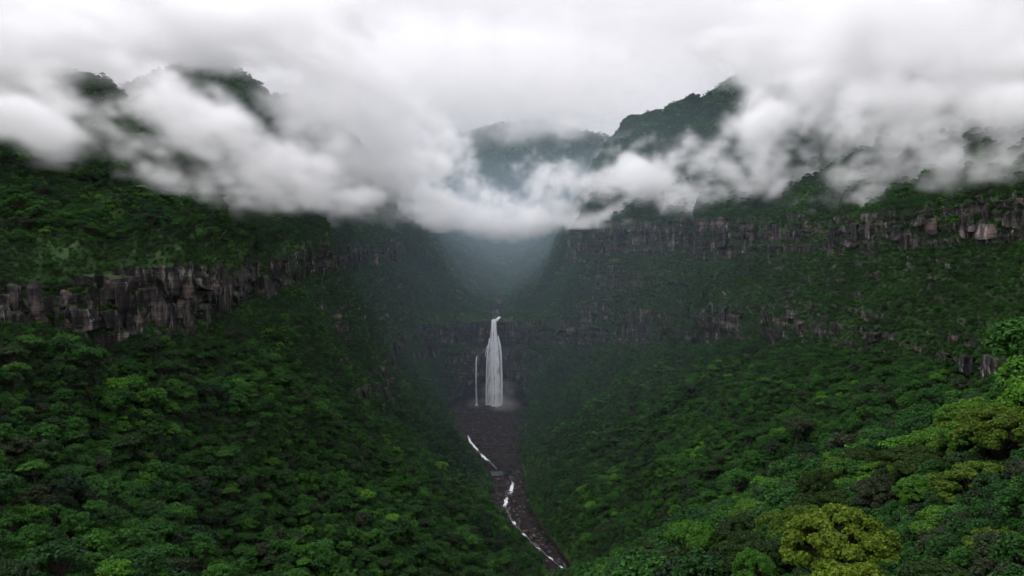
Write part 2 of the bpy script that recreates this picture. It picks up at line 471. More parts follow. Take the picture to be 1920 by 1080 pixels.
# outward normals of the smooth sheet
dU = np.gradient(V, axis=1); dV = np.gradient(V, axis=0)
Nn = np.cross(dU, dV); Nn /= np.linalg.norm(Nn, axis=2, keepdims=True) + 1e-9
Nn = np.stack([gsmooth(Nn[..., c], 4, 0) for c in range(3)], 2)
Nn /= np.linalg.norm(Nn, axis=2, keepdims=True) + 1e-9
if (Nn[..., 2].mean() < 0):
    Nn = -Nn
LV = lev[:, None] + 0 * V[..., 0]
band = lambda a, b, s=.25: np.clip((LV - a) / s, 0, 1) * np.clip((b - LV) / s, 0, 1)
warp = fbm(V.reshape(-1, 3) * (1 / 60.0), 3, 55).reshape(NR, NCOL)
LVw = LV + 0.0
lipw = np.clip((np.hypot(V[..., 0] + 26, V[..., 1] - 1113) - 60) / 120, 0, 1)
LV0 = LV
LV = LV + .5 * warp * lipw
mU = np.clip((LV - 7.12) / .1, 0, 1) * np.clip((7.5 - LV) / .1, 0, 1) * (V[..., 0] < -150) * (V[..., 1] < 800) * .8
mA = np.clip((LV - 1.85) / .2, 0, 1) * np.clip((3.1 - LV) / .15, 0, 1) * rks[0][None]
mB = np.clip((LV - 4.85) / .2, 0, 1) * np.clip((6.1 - LV) / .15, 0, 1) * rks[1][None]
mG = np.clip((LV - .0) / .1, 0, 1) * np.clip((2.0 - LV) / .2, 0, 1) * rks[2][None]
LV = LV0
zoneW = np.clip((LV - 1.9) / .2, 0, 1) * np.clip((6.25 - LV) / .2, 0, 1) * np.clip(np.where(V[..., 0] > 0, (V[..., 0] - 45) / 50, (V[..., 1] - 640) / 120), 0, 1) * (V[..., 1] < 1190)
cl0 = np.maximum(np.maximum(np.maximum(mA, mB), np.maximum(mG, mU)), .88 * zoneW); cl = np.clip(cl0, 0, 1)
Q = V.reshape(-1, 3)
arc = np.broadcast_to(tt[None], (NR, NCOL)).reshape(-1)
damp = np.clip((LV - 0.0) / 0.6, 0, 1).reshape(-1)           # stay put along the valley floor
lip = np.clip((np.hypot(Q[:, 0] + 26, (Q[:, 1] - 1113) / 1.5) - 22) / 40, 0, 1)   # keep the lip of the fall in place
far = np.clip(np.linalg.norm(Q, axis=1) / 900, .5, 2)
rib = fbm(np.stack([arc / 62, LV.reshape(-1) * 0.35, 0 * arc], 1), 3, 3, ridged=True)
big = fbm(Q / 110, 3, 11)
med = fbm(Q / 34, 3, 21)
sm = fbm(Q / 9, 2, 31)
D = damp * lip * (17 * (rib - .42) + 15 * big + 6 * med + 1.0 * sm) * np.clip(np.hypot(Q[:, 0] + 26, Q[:, 1] - 1100) / 260, .35, 1) - 3 * damp
# blocky cliffs: vertical columns and bedding ledges
colw = fbm(np.stack([arc / 15, Q[:, 2] / 90, 0 * arc], 1), 2, 41)
colq = np.round(colw * 5) / 5
stz = Q[:, 2] + 3 * big
led = fbm(np.stack([arc / 70, stz / 7, 0 * arc], 1), 2, 47)
Dc = lip * (7.0 * (0.6 * colq + 0.4 * colw) + 3.0 * np.round(led * 4) / 4 + 0.8 * sm)
clf = cl.reshape(-1)
Hn = Nn.reshape(-1, 3).copy()
Hc = Hn.copy(); Hc[:, 2] *= .2; Hc /= np.linalg.norm(Hc, axis=1, keepdims=True) + 1e-9
TV = Q + Hn * (D * (1 - .6 * clf))[:, None] + Hc * (Dc * clf)[:, None]
fc = grid_faces(NR, NCOL)
terrain = mesh_obj('valley_terrain', TV, fc, M_TERR)
tag(terrain, 'steep forested valley walls with dark basalt cliff bands around the waterfall', kind='structure')
# vertex attributes for the material
T3 = TV.reshape(NR, NCOL, 3)
g1 = np.gradient(T3, axis=1); g0 = np.gradient(T3, axis=0)
TN = np.cross(g1, g0); TN /= np.linalg.norm(TN, axis=2, keepdims=True) + 1e-9
if TN[..., 2].mean() < 0:
    TN = -TN
    terrain.data.flip_normals()
TN = TN.reshape(-1, 3)
patch = fbm(Q / 22, 4, 61)
patch2 = fbm(np.stack([arc / 9, Q[:, 2] / 26, 0 * arc], 1), 3, 67)
rocky = np.clip(cl0.reshape(-1) * 1.1 + .75 * patch + .7 * patch2 * clf - .2, 0, 1)
gap = np.clip((fbm(np.stack([arc / 48, Q[:, 2] / 130, 0 * arc], 1), 2, 69) + .25) / .2, 0, 1)
gapk = np.clip(lipw.reshape(-1), 0, 1) * np.where(Q[:, 0] < -190, .35, .38)
rocky = rocky * (1 - gapk * (1 - gap))
steep = 1 - np.clip((TN[:, 2] - .15) / .3, 0, 1)
rocky = rocky * np.clip(steep + .25, 0, 1)
bare = np.clip(np.clip((0.55 - LV) / .5, 0, 1) * rks[3][None] + np.clip((.06 - LV) / .05, 0, 1) * .9, 0, 1).reshape(-1)
up_bare = np.exp(-((Q[:, 0] + 24 + 5 * np.sin(Q[:, 1] / 31)) / (7 + 3 * np.sin(Q[:, 1] / 19))) ** 2) * ((Q[:, 1] > 1105) & (Q[:, 1] < 1600)) * (Q[:, 2] > -100)
bare = np.clip(bare + up_bare, 0, 1)
turf = np.clip(1.0 - rocky * 1.2, 0, 1)
glade = fbm(Q / 45, 3, 401)
grassy = ((LV.reshape(-1) > 5.95) & (Q[:, 0] < -150) & (Q[:, 1] < 900) & (glade > .02)) | (np.hypot(Q[:, 0] + 26, Q[:, 1] - 1130) < 50) & (LV.reshape(-1) > 3)
bank = (LV.reshape(-1) < np.where((Q[:, 0] > 0) & (Q[:, 1] > 840), .62, .26) + .25 * fbm(Q / 30, 2, 405)) & (Q[:, 1] > 560) & (Q[:, 1] < 1080)
grassy = grassy | bank
gr_ = gsmooth(gsmooth(grassy.astype(float).reshape(NR, NCOL), 4, 0), 7, 1).reshape(-1)
for nm, a in (('turf', turf), ('bare', bare), ('grass', gr_)):
    at = terrain.data.attributes.new(nm, 'FLOAT', 'POINT')
    at.data.foreach_set('value', a.astype(np.float32))

# valley floor: talus bowl under the fall and the stream bed
FL = np.array([  # Y, left edge, right edge, z
    [130, 76, 116, -322], [300, 80, 108, -301], [450, 58, 94, -287], [560, 38, 72, -278], [650, 28, 62, -269.5], [685, 24, 56, -266], [741, -12, 32, -258],
    [803, -22, 14, -250.5], [865, -22, 16, -246], [905, -32, 13, -239.5], [940, -50, 13, -231], [1000, -84, 20, -219],
    [1060, -96, 28, -209.5], [1100, -96, 26, -204], [1165, -90, 20, -200]], float)
ys = np.concatenate([np.linspace(130, 600, 90), np.linspace(604, 1165, 260)])
xs = np.linspace(0, 1, 80)
fl = [np.interp(ys, FL[:, 0], FL[:, c]) for c in (1, 2, 3)]
fl = [gsmooth(a, 4) for a in fl]
ext_f = 16.0                                   # the bed runs on under the foot of the slopes
gx = (fl[0] - ext_f)[:, None] * (1 - xs) + (fl[1] + ext_f)[:, None] * xs
gy = np.repeat(ys[:, None], len(xs), 1)
gz = np.repeat(fl[2][:, None], len(xs), 1) + 1.5 * (2 * np.abs(xs - .5))[None] ** 3 * np.clip((ys[:, None] - 560) / 80, 0, 1)
pf = np.stack([gx, gy, gz], 2).reshape(-1, 3)
gz2 = pf[:, 2] + 2.4 * fbm(pf / 14, 3, 71) + 1.9 * np.round(3 * fbm(pf / np.array([30, 6, 6]), 2, 73)) / 3 + 1.0 * fbm(pf / 3.2, 2, 75)


# streams sit in a channel: list of (x, y) knots
def pxs(l):
    return [P(*a)[:2] for a in l]
CH = np.array([[-26, 1096], [-38, 1050], [-56, 1000], [-52, 975], [-40, 945], [-30, 925], [-14, 905], [-2, 885], [1, 865], [-1, 845], [-6, 825], [-7, 803], [-4, 790],
               [-1, 775], [4, 760], [12, 741], [22, 720], [34, 700], [43, 685], [50, 660], [56, 620], [58, 590], [60, 560], [76, 450], [94, 300], [98, 150]], float)
cy_ = CH[::-1, 1]; cx_ = CH[::-1, 0]
chx = np.interp(pf[:, 1], cy_, cx_)
wch = np.exp(-((pf[:, 0] - chx) / 5.0) ** 4) * (pf[:, 1] < 1010)
gz2 = gz2 * (1 - wch) + (np.interp(pf[:, 1], ys, fl[2]) - 1.3) * wch
pf[:, 2] = gz2
# the plunge pool on the way down
dp = np.hypot((pf[:, 0] + 14) / 17, (pf[:, 1] - 893) / 17)
pf[:, 2] = np.where(dp < 1.25, np.minimum(pf[:, 2], -242.6 + 2.8 * np.clip(dp - .75, 0, 1)), pf[:, 2])
floor = mesh_obj('valley_floor', pf, grid_faces(len(ys), len(xs)), M_TERR, smooth=False)
tag(floor, 'bare dark talus and stream bed below the waterfall', kind='structure')
for nm, a in (('turf', np.zeros(len(pf))), ('bare', np.ones(len(pf)))):
    at = floor.data.attributes.new(nm, 'FLOAT', 'POINT'); at.data.foreach_set('value', a.astype(np.float32))

bvh_t = BVHTree.FromPolygons(TV.tolist(), fc.tolist())
bvh_f = BVHTree.FromPolygons(pf.tolist(), grid_faces(len(ys), len(xs)).tolist())


# ------------------------------------------------------------------ far hills: ridges with a crest line and two flanks
def ridge(name, label, crest, drop_f, wid_f, drop_b, wid_b, seed, nu=220, nv=90, amp=1.0, tilt=(0, -1)):
    C = np.array([P(*c) for c in crest])
    s = np.concatenate([[0], np.cumsum(np.linalg.norm(np.diff(C, axis=0), axis=1))])
    u = np.linspace(0, s[-1], nu)
    c = np.stack([np.interp(u, s, C[:, k]) for k in range(3)], 1)
    c = gsmooth(c, nu / 40, 0)
    v = np.concatenate([-np.linspace(1, 0, nv // 3) ** 1.3, np.linspace(0, 1, nv)[1:] ** 1.2])
    side = np.array([tilt[0], tilt[1]], float); side /= np.linalg.norm(side)
    pts = np.zeros((len(v), nu, 3))
    for k, vv in enumerate(v):
        w_ = wid_f * vv if vv > 0 else wid_b * vv
        dz = drop_f * vv ** 1.15 if vv > 0 else drop_b * abs(vv) ** 1.15
        pts[k, :, 0] = c[:, 0] + side[0] * w_
        pts[k, :, 1] = c[:, 1] + side[1] * w_
        pts[k, :, 2] = c[:, 2] - dz
    q = pts.reshape(-1, 3)
    d = amp * (26 * fbm(q / 190, 3, seed) + 12 * fbm(q / np.array([55, 120, 120]), 3, seed + 5, ridged=True) + 3 * fbm(q / 16, 2, seed + 9))
    q = q + d[:, None] * np.array([side[0] * .5, side[1] * .5, .6])
    f_ = grid_faces(len(v), nu)
    o = mesh_obj(name, q, f_, M_TERR)
    qq = q.reshape(len(v), nu, 3)
    n_ = np.cross(np.gradient(qq, axis=1), np.gradient(qq, axis=0)); n_ /= np.linalg.norm(n_, axis=2, keepdims=True) + 1e-9
    if n_[..., 2].mean() < 0:
        n_ = -n_; o.data.flip_normals()
    n_ = n_.reshape(-1, 3)
    rk_ = np.clip(1.3 * fbm(q / np.array([40, 40, 14]), 4, seed + 13) + .5 * (1 - n_[:, 2]) - .25, 0, 1)
    for nm, a in (('turf', 1 - rk_), ('bare', 0 * rk_)):
        at = o.data.attributes.new(nm, 'FLOAT', 'POINT'); at.data.foreach_set('value', a.astype(np.float32))
    tag(o, label, kind='structure')
    return q, f_, rk_


HILLS = []
HILLS.append(ridge('mountain', 'far blue mountain closing the upper valley between clouds',
                   [(540, 350, 3200), (680, 330, 3200), (790, 292, 3200), (890, 240, 3200), (980, 230, 3200), (1080, 238, 3250), (1180, 270, 3300), (1340, 340, 3300)], 560, 900, 400, 500, 101))
HILLS.append(ridge('peak', 'steep dark peak standing behind the cloud above the long cliff wall',
                   [(1130, 330, 1750), (1215, 256, 1720), (1290, 200, 1690), (1370, 148, 1660), (1440, 118, 1640), (1520, 104, 1620), (1650, 95, 1600), (1850, 60, 1550), (2150, 20, 1500)], 420, 520, 400, 350, 131, amp=.6, tilt=(-.25, -1)))
HILLS.append(ridge('hillock', 'small dark hump poking out of the low cloud above the cliff wall',
                   [(1080, 392, 1330), (1130, 342, 1330), (1175, 322, 1320), (1215, 326, 1310), (1290, 350, 1290), (1400, 350, 1250)], 110, 150, 110, 150, 151, nu=120, nv=50, amp=.25))
HILLS.append(ridge('spur', 'hazy green spur sloping down to the stream above the fall',
                   [(700, 330, 2050), (790, 400, 1980), (840, 440, 1930), (885, 490, 1880), (925, 535, 1830), (962, 566, 1780)], 260, 260, 300, 300, 171, nu=160, amp=.5, tilt=(.5, -.85)))
HILLS.append(ridge('spur', 'hazy blue spur facing it across the upper stream',
                   [(1130, 380, 2350), (1060, 440, 2300), (1015, 490, 2250), (975, 535, 2200), (945, 560, 2150)], 260, 300, 300, 300, 191, nu=160, amp=.5, tilt=(-.5, -.85)))
HILLS.append(ridge('peak', 'dark craggy peak showing through the torn cloud above the near slope',
                   [(150, 210, 1080), (280, 140, 1090), (350, 112, 1100), (430, 125, 1110), (490, 160, 1120), (530, 215, 1130), (600, 262, 1150), (680, 310, 1180), (760, 345, 1210)], 320, 300, 300, 300, 211, amp=.5))
HILLS.append(ridge('peak', 'dark shoulder of rock half lost in cloud at the frame edge',
                   [(-350, 60, 900), (-120, 85, 900), (20, 95, 900), (90, 110, 900), (140, 150, 900), (200, 220, 900)], 260, 240, 300, 300, 231, nu=140, amp=.5))


# ------------------------------------------------------------------ near hillside under the viewpoint
hx = np.linspace(-90, 420, 170); hy = np.linspace(5, 420, 150)
HX, HYY = np.meshgrid(hx, hy)
HZ = -19.6 + .56 * HX - .44 * HYY
HZ = np.where(HX > 110, -19.6 + .56 * 110 + .30 * (HX - 110) - .44 * HYY, HZ)
ph = np.stack([HX, HYY, HZ], 2).reshape(-1, 3)
ph[:, 2] += 5 * fbm(ph / 50, 3, 301) + 1.2 * fbm(ph / 12, 2, 303)
hill = mesh_obj('foreground_hillside', ph, grid_faces(len(hy), len(hx)), M_TERR)
for nm, a in (('turf', np.ones(len(ph))), ('bare', np.zeros(len(ph)))):
    at = hill.data.attributes.new(nm, 'FLOAT', 'POINT'); at.data.foreach_set('value', a.astype(np.float32))
tag(hill, 'near hillside falling away below the viewpoint', kind='structure')
bvh_h = BVHTree.FromPolygons(ph.tolist(), grid_faces(len(hy), len(hx)).tolist())


def ground_z(b, x, y, z0=800):
    h = b.ray_cast(Vector((x, y, z0)), Vector((0, 0, -1)))
    return h[0].z if h[0] is not None else None


# ------------------------------------------------------------------ trees
def leaf_quads(c, n, size, rnd, bend=.25, aspect=1.5):
    """one bent leaf (two triangles sharing a raised edge -> 4 verts) per centre"""
    k = len(c)
    a = rnd.normal(size=(k, 3)); a -= (a * n).sum(1, keepdims=True) * n
    a /= np.linalg.norm(a, axis=1, keepdims=True) + 1e-9
    b = np.cross(n, a)
    s = (size * rnd.uniform(.65, 1.3, (k, 1)))
    v0 = c - a * s * aspect * .5
    v1 = c + b * s * .5 - n * s * bend * .3
    v2 = c + a * s * aspect * .5 - n * s * bend
    v3 = c - b * s * .5 - n * s * bend * .3
    V_ = np.stack([v0, v1, v2, v3], 1).reshape(-1, 3)
    F_ = np.arange(4 * k).reshape(-1, 4)
    return V_, F_


def tube(path, rad, sides=6):
    path = np.array(path, float); vs, fs = [], []
    for i, p in enumerate(path):
        d = path[min(i + 1, len(path) - 1)] - path[max(i - 1, 0)]
        d /= np.linalg.norm(d) + 1e-9
        x = np.cross(d, [0.31, .9, .2]); x /= np.linalg.norm(x); y = np.cross(d, x)
        for k in range(sides):
            an = 2 * math.pi * k / sides
            vs.append(p + rad[i] * (math.cos(an) * x + math.sin(an) * y))
    for i in range(len(path) - 1):
        for k in range(sides):
            fs.append([i * sides + k, i * sides + (k + 1) % sides, (i + 1) * sides + (k + 1) % sides, (i + 1) * sides + k])
    return np.array(vs), np.array(fs)


def join(parts):
    vs, fs, o = [], [], 0
    for v, f in parts:
        vs.append(v); fs.append(f + o); o += len(v)
    return np.concatenate(vs), np.concatenate(fs)


def tree_data(seed, height, rad, lobes, leaf, nleaf, flat=.62, umbrella=False, spread=.72):
    """tapered trunk with limbs and a crown of leaf sprays grouped in clumps"""
    r_ = np.random.default_rng(seed)
    ch = height
    cen = []
    for i in range(lobes):
        an = i * 2.399 + r_.uniform(-.5, .5)
        zz = 1 - 1.25 * (i + .5) / lobes if not umbrella else 1 - .45 * (i + .5) / lobes
        rr = math.sqrt(max(0, 1 - zz * zz)) * r_.uniform(.78, 1.08) * (1.35 if umbrella else 1)
        cen.append([rad * spread * rr * math.cos(an), rad * spread * rr * math.sin(an), ch * .60 + zz * ch * (.30 if not umbrella else .28) * r_.uniform(.85, 1.05)])
    cen = np.array(cen)
    lr = rad * r_.uniform(.75, 1.3, lobes) * 1.25 / math.sqrt(lobes)
    parts = []
    tr = rad * .055 + .06
    b0 = ch * .42
    parts.append(tube([[0, 0, -1.5], [0.05 * rad, .02 * rad, b0 * .5], [0, 0.04 * rad, b0], [.02 * rad, 0, ch * .75]], [tr * 1.5, tr, tr * .85, tr * .35]))
    for i in range(lobes):
        st = np.array([0, 0.04 * rad, b0 * r_.uniform(.75, 1.3)])
        md_ = (st + cen[i]) / 2 + np.array([0, 0, -.08 * rad])
        parts.append(tube([st, md_, cen[i]], [tr * .5, tr * .32, tr * .12], 4))
    trunk = join(parts)
    per = (nleaf * lr ** 2 / (lr ** 2).sum()).astype(int) + 1
    cs, ns = [], []
    for i in range(lobes):
        k = per[i]
        d = r_.normal(size=(k, 3)); d /= np.linalg.norm(d, axis=1, keepdims=True)
        low = d[:, 2] < -.35
        d[low, 2] *= -1
        rr = lr[i] * (1 - .5 * r_.random(k) ** 1.5)
        # clumpy surface
        cl_ = 1 + .28 * perlin(d * 2.6 + i * 9.1, seed)
        p = cen[i] + d * (rr * cl_)[:, None] * np.array([1, 1, flat])
        n_ = d * np.array([1, 1, 1.2]) + np.array([0, 0, .45]) + r_.normal(size=(k, 3)) * .6
        n_ /= np.linalg.norm(n_, axis=1, keepdims=True)
        cs.append(p); ns.append(n_)
    crown = leaf_quads(np.concatenate(cs), np.concatenate(ns), leaf, r_)
    return trunk, crown


# forest prototypes, crown radius 1 in x/y means `rad` metres
PROTO = []
specs = [  # seed, height, rad, lobes, leaf, n, flat, umbrella
    (1, 11.0, 5.2, 18, .50, 2200, .75, False),
    (2, 12.5, 5.6, 24, .50, 2600, .70, False),
    (3, 9.5, 4.6, 14, .48, 1800, .80, False),
    (4, 13.0, 5.8, 16, .50, 2000, .55, True),
    (5, 11.5, 4.2, 16, .46, 1800, .90, False),
    (6, 12.0, 6.4, 30, .52, 3000, .65, False),
    (7, 8.0, 4.0, 11, .48, 1400, .80, False),
]
for s in specs:
    td, cd = tree_data(s[0], s[1], s[2], s[3], s[4], s[5], s[6], s[7])
    tm = mesh_obj('trunk', td[0], td[1], M_BARK).data
    cm = mesh_obj('crown', cd[0], cd[1], M_FOL).data
    PROTO.append((tm, cm, s[2], s[1]))
for o in [o for o in COL.objects if o.name.split('.')[0] in ('trunk', 'crown')]:
    bpy.data.objects.remove(o)


def add_tree(name, proto, loc, rz, s, label, group, tilt=(0, 0)):
    e = empty(name, loc, rz, s)
    e.rotation_euler = (tilt[0], tilt[1], rz)
    a = bpy.data.objects.new('trunk', proto[0]); a.parent = e; COL.objects.link(a)
    b = bpy.data.objects.new('crown', proto[1]); b.parent = e; COL.objects.link(b)
    tag(e, label, 'tree', group)
    return e


# scatter over the terrain sheet (and the hills), a dart per 3-D cell
def scatter(v, f, dens, weight, seed, cell):
    """v verts, f quads, weight per vertex 0..1"""
    r_ = np.random.default_rng(seed)
    a, b, c, d = (v[f[:, k]] for k in range(4))
    ar = .5 * np.linalg.norm(np.cross(c - a, d - b), axis=1)
    cen = (a + b + c + d) / 4
    keep = (np.abs(cen[:, 0]) < cen[:, 1] * .72 + 30) & (cen[:, 2] > -.46 * cen[:, 1] - 10) & (cen[:, 2] < .36 * cen[:, 1] + 10)
    fw = weight[f].mean(1) * ar * keep
    n = int(fw.sum() * dens)
    idx = r_.choice(len(f), n, p=fw / fw.sum())
    u, w = r_.random((n, 1)), r_.random((n, 1))
    p = a[idx] * (1 - u) * (1 - w) + b[idx] * u * (1 - w) + c[idx] * u * w + d[idx] * (1 - u) * w
    key = np.floor(p / cell).astype(np.int64)
    key = (key[:, 0] * 4000037 + key[:, 1]) * 4000037 + key[:, 2]
    _, first = np.unique(key, return_index=True)
    first.sort()
    nn = np.cross(b - a, d - a)[idx]; nn /= np.linalg.norm(nn, axis=1, keepdims=True) + 1e-9
    nn[nn[:, 2] < 0] *= -1
    return p[first], nn[first], idx[first]


tree_w = np.clip(1.1 - 1.6 * rocky, 0, 1) * np.clip(1 - 1.6 * bare, 0, 1) * np.clip((TN[:, 2] - .02) / .25, .25, 1)
tree_w = np.where(grassy, tree_w * .22, tree_w)
lf_ = LV.reshape(-1)
zw = zoneW.reshape(-1)
nearcliff = (Q[:, 1] < 720) & (Q[:, 0] < -150)
TP, TNR, TI = scatter(TV, fc, .085, tree_w * (1 - .55 * zw), 5, 3.9)
# finer wood on the walls and far slopes
fine_w = tree_w * np.clip((np.hypot(Q[:, 0], Q[:, 1]) - 560) / 200, 0, 1)
TP2, TNR2, TI2 = scatter(TV, fc, .26, fine_w, 6, 2.2)
TP, TNR, TI = np.concatenate([TP, TP2]), np.concatenate([TNR, TNR2]), np.concatenate([TI, TI2])
T_lv = lf_[fc[TI, 0]]; T_zw = zw[fc[TI, 0]]; T_nc = nearcliff[fc[TI, 0]]
T_mul = np.interp(np.hypot(TP[:, 0], TP[:, 1]), [400, 600, 900, 2000], [1, .68, .48, .55])
T_mul *= np.where(np.arange(len(TP)) >= len(TNR) - len(TP2), .8, 1)
T_mul *= 1 - .45 * T_zw
T_mul *= np.where(T_nc & (T_lv > 4.35) & (T_lv < 6.5), .42, 1)
T_mul *= np.where(np.hypot(TP[:, 0] + 26, TP[:, 1] - 1150) < 110, .6, 1)
hp, hn = [], []
for (q, f_, rk_), dn, s_ in zip(HILLS, (.008, .045, .08, .04, .03, .08, .06), range(7)):
    p_, n_, _i = scatter(q, f_, dn, np.clip(1.05 - 1.4 * rk_, .1, 1), 500 + s_, 3.2)
    hp.append(p_); hn.append(n_)
n_wall = len(TP)
h_w = np.ones(len(ph))
NP_, NN_, _i = scatter(ph, grid_faces(len(hy), len(hx)), .06, h_w, 77, 4.5)
# keep the near hill's wild growth clear of the big trees in front
ok = np.hypot(NP_[:, 0], NP_[:, 1]) > 120
NP_, NN_ = NP_[ok], NN_[ok]
ALLP = np.concatenate([TP, NP_] + hp)
ALLN = np.concatenate([TNR, NN_] + hn)
src = np.concatenate([np.zeros(n_wall, int), np.ones(len(NP_), int), np.full(sum(len(a) for a in hp), 2)])
r2 = np.random.default_rng(99)
nT = len(ALLP)
scl = np.clip(r2.lognormal(-.38, .34, nT), .3, 1.6) * (1 + .3 * fbm(ALLP / 55, 2, 611)) * np.where(r2.random(nT) < .03, 1.45, 1.0)
steepT = ALLN[:, 2]
scl[:n_wall] *= T_mul
scl *= np.clip(.45 + 1.1 * steepT, .45, 1.0)                        # bushes on the steep faces
scl = np.where(src == 2, scl * np.where(ALLP[:, 1] > 2400, .9, .40), scl)
kindT = r2.choice(7, nT, p=[.19, .18, .14, .13, .14, .13, .09])
rotT = r2.uniform(0, 6.283, nT)
# small shrubs that cling to rock and fill the gaps between crowns
shr_w = np.where(grassy, .55, 1) * np.clip(1.1 - 1.0 * rocky, 0, 1) * np.clip(1 - 1.3 * bare, 0, 1)
SP, SN, _i = scatter(TV, fc, .16, shr_w, 15, 2.4)
sh_scl = r2.uniform(.16, .36, len(SP))
sh_kind = r2.choice([2, 4, 6, 0], len(SP))
S2, _n, _i = scatter(ph, grid_faces(len(hy), len(hx)), .35, h_w, 78, 1.8)
SP = np.concatenate([SP, S2]); sh_scl = np.concatenate([sh_scl, r2.uniform(.2, .45, len(S2))]); sh_kind = np.concatenate([sh_kind, r2.choice([2, 4, 6, 0], len(S2))])
ew = np.clip((np.abs(np.tile(xs, len(ys)) - .5) - .20) / .12, 0, 1) * np.clip(fbm(pf / 11, 2, 88) + .45, 0, 1) * (pf[:, 1] < 1085)
S3, _n, _i = scatter(pf, grid_faces(len(ys), len(xs)), .25, ew, 79, 1.6)
SP = np.concatenate([SP, S3]); sh_scl = np.concatenate([sh_scl, r2.uniform(.12, .3, len(S3))]); sh_kind = np.concatenate([sh_kind, r2.choice([2, 4, 6, 0], len(S3))])
print('trees', nT, 'shrubs', len(SP))

# finely leaved crowns for the trees close to the viewpoint
M_YEL = foliage_mat('yellow_green_leaves', [(0, (0.088, 0.145, 0.014)), (.5, (0.10, 0.152, 0.014)), (1, (0.092, 0.148, 0.014))], .5, .3, .65)
M_GRN = foliage_mat('fresh_green_leaves', [(0, (0.045, 0.13, 0.016)), (.5, (0.06, 0.15, 0.018)), (1, (0.08, 0.155, 0.018))], .5, .3, .65)
M_DRK = foliage_mat('dark_green_leaves', [(0, (0.018, 0.038, 0.010)), (.5, (0.024, 0.050, 0.010)), (1, (0.030, 0.055, 0.012))], .5, .3, .65)
M_OLV = foliage_mat('olive_leaves', [(0, (0.055, 0.105, 0.013)), (.5, (0.064, 0.112, 0.013)), (1, (0.072, 0.12, 0.014))], .5, .3, .65)
FG = []
for s in ((21, 12, 6.0, 85, .25, 42000, .66, False), (22, 12, 6.0, 60, .25, 36000, .72, False), (23, 12, 6.0, 46, .26, 30000, .5, True)):
    td, cd = tree_data(*s, spread=.80)
    a = mesh_obj('trunk', td[0], td[1], M_BARK); b = mesh_obj('crown', cd[0], cd[1], M_YEL)
    FG.append((a.data, b.data, s[2], s[1])); bpy.data.objects.remove(a); bpy.data.objects.remove(b)
# the 300 trees that show largest
proj = np.array([p[2] for p in PROTO])[kindT] * scl / ALLP[:, 1]
pxc = CX + F * ALLP[:, 0] / ALLP[:, 1]; pyc = HY - F * (ALLP[:, 2] + 8 * scl) / ALLP[:, 1]
cand = np.where((pxc > 10) & (pxc < 1910) & (pyc < 1075) & (pyc > 300) & (src < 2))[0]
cand = cand[np.argsort(-proj[cand])]
big_idx = []; quota = {0: 178, 1: 100}; got_n = {0: 0, 1: 0}
for i in cand:
    if got_n[int(src[i])] >= quota[int(src[i])]:
        continue
    p = Vector(ALLP[i]) + Vector((0, 0, 8.5 * scl[i]))
    d = p.length
    hit = False
    for b in (bvh_t, bvh_h):
        h = b.ray_cast(Vector((0, 0, 0)), p / d, d - 6)
        if h[0] is not None:
            hit = True; break
    if not hit:
        big_idx.append(i); got_n[int(src[i])] += 1
    if len(big_idx) >= 278:
        break
big_set = np.zeros(nT, bool); big_set[big_idx] = True
LOOK = ['round dark green crown', 'broad dense green crown', 'small bushy crown', 'flat spreading crown', 'tall narrow crown', 'wide lumpy crown', 'low shrubby crown']
donor = {}
for i in big_idx:
    k = int(kindT[i]); x, y, z = ALLP[i]
    if src[i] == 1:
        wh = ('near hillside by the frame edge' if pxc[i] > 1700 else 'near hillside behind the big yellow-green tree' if pxc[i] > 1450 else 'near hillside towards the stream')
    elif x > 0:
        wh = ('slope under long cliff wall, close to stream' if pxc[i] < 1250 else 'mid slope under the long cliff wall' if pxc[i] < 1600 else 'slope under long cliff wall, near frame edge')
    else:
        wh = ('grassy shoulder above the near cliff' if pyc[i] < 560 else
              ('upper' if pyc[i] < 760 else 'middle' if pyc[i] < 920 else 'lowest') + ' slope below near cliff, ' +
              ('frame edge side' if pxc[i] < 300 else 'centre' if pxc[i] < 600 else 'stream side'))
    if src[i] == 1:
        mi = int(r2.choice(4, p=[.34, .32, .10, .24])); lk = ('fresh green leafy crown', 'dark green leafy crown', 'olive leafy crown', 'deep green leafy crown')[mi]
        pf_ = FG[2] if k == 3 else FG[k % 2]; sf = min(scl[i], .95) * PROTO[k][2] / pf_[2]
        t_ = add_tree('hillside_tree', pf_, (x, y, z - .4), rotT[i], sf, 'tree, %s, on %s' % (lk, wh), 'trees with %s on the %s' % (lk, wh), (r2.normal() * .06, r2.normal() * .06))
        cr = [c for c in t_.children if c.name.startswith('crown')][0]; cr.material_slots[0].link = 'OBJECT'; cr.material_slots[0].material = (M_GRN, M_DRK, M_OLV, M_FOL)[mi]
        continue
    t_ = add_tree('forest_tree', PROTO[k], (x, y, z - .4), rotT[i], scl[i], 'forest tree, %s, on %s' % (LOOK[k], wh), 'trees with %s on the %s' % (LOOK[k], wh),
                  (r2.normal() * .06, r2.normal() * .06))
    donor.setdefault(k, t_)
for k in range(7):
    if k not in donor:      # make sure each kind has a standing tree
        i = int(np.where((kindT == k) & (src == 0) & (ALLP[:, 1] < 700) & ~big_set)[0][0]); big_set[i] = True
        x, y, z = ALLP[i]
        donor[k] = add_tree('forest_tree', PROTO[k], (x, y, z - .4), rotT[i], scl[i], 'forest tree with %s among its neighbours on the valley side' % LOOK[k], 'trees with %s on the valley side' % LOOK[k])


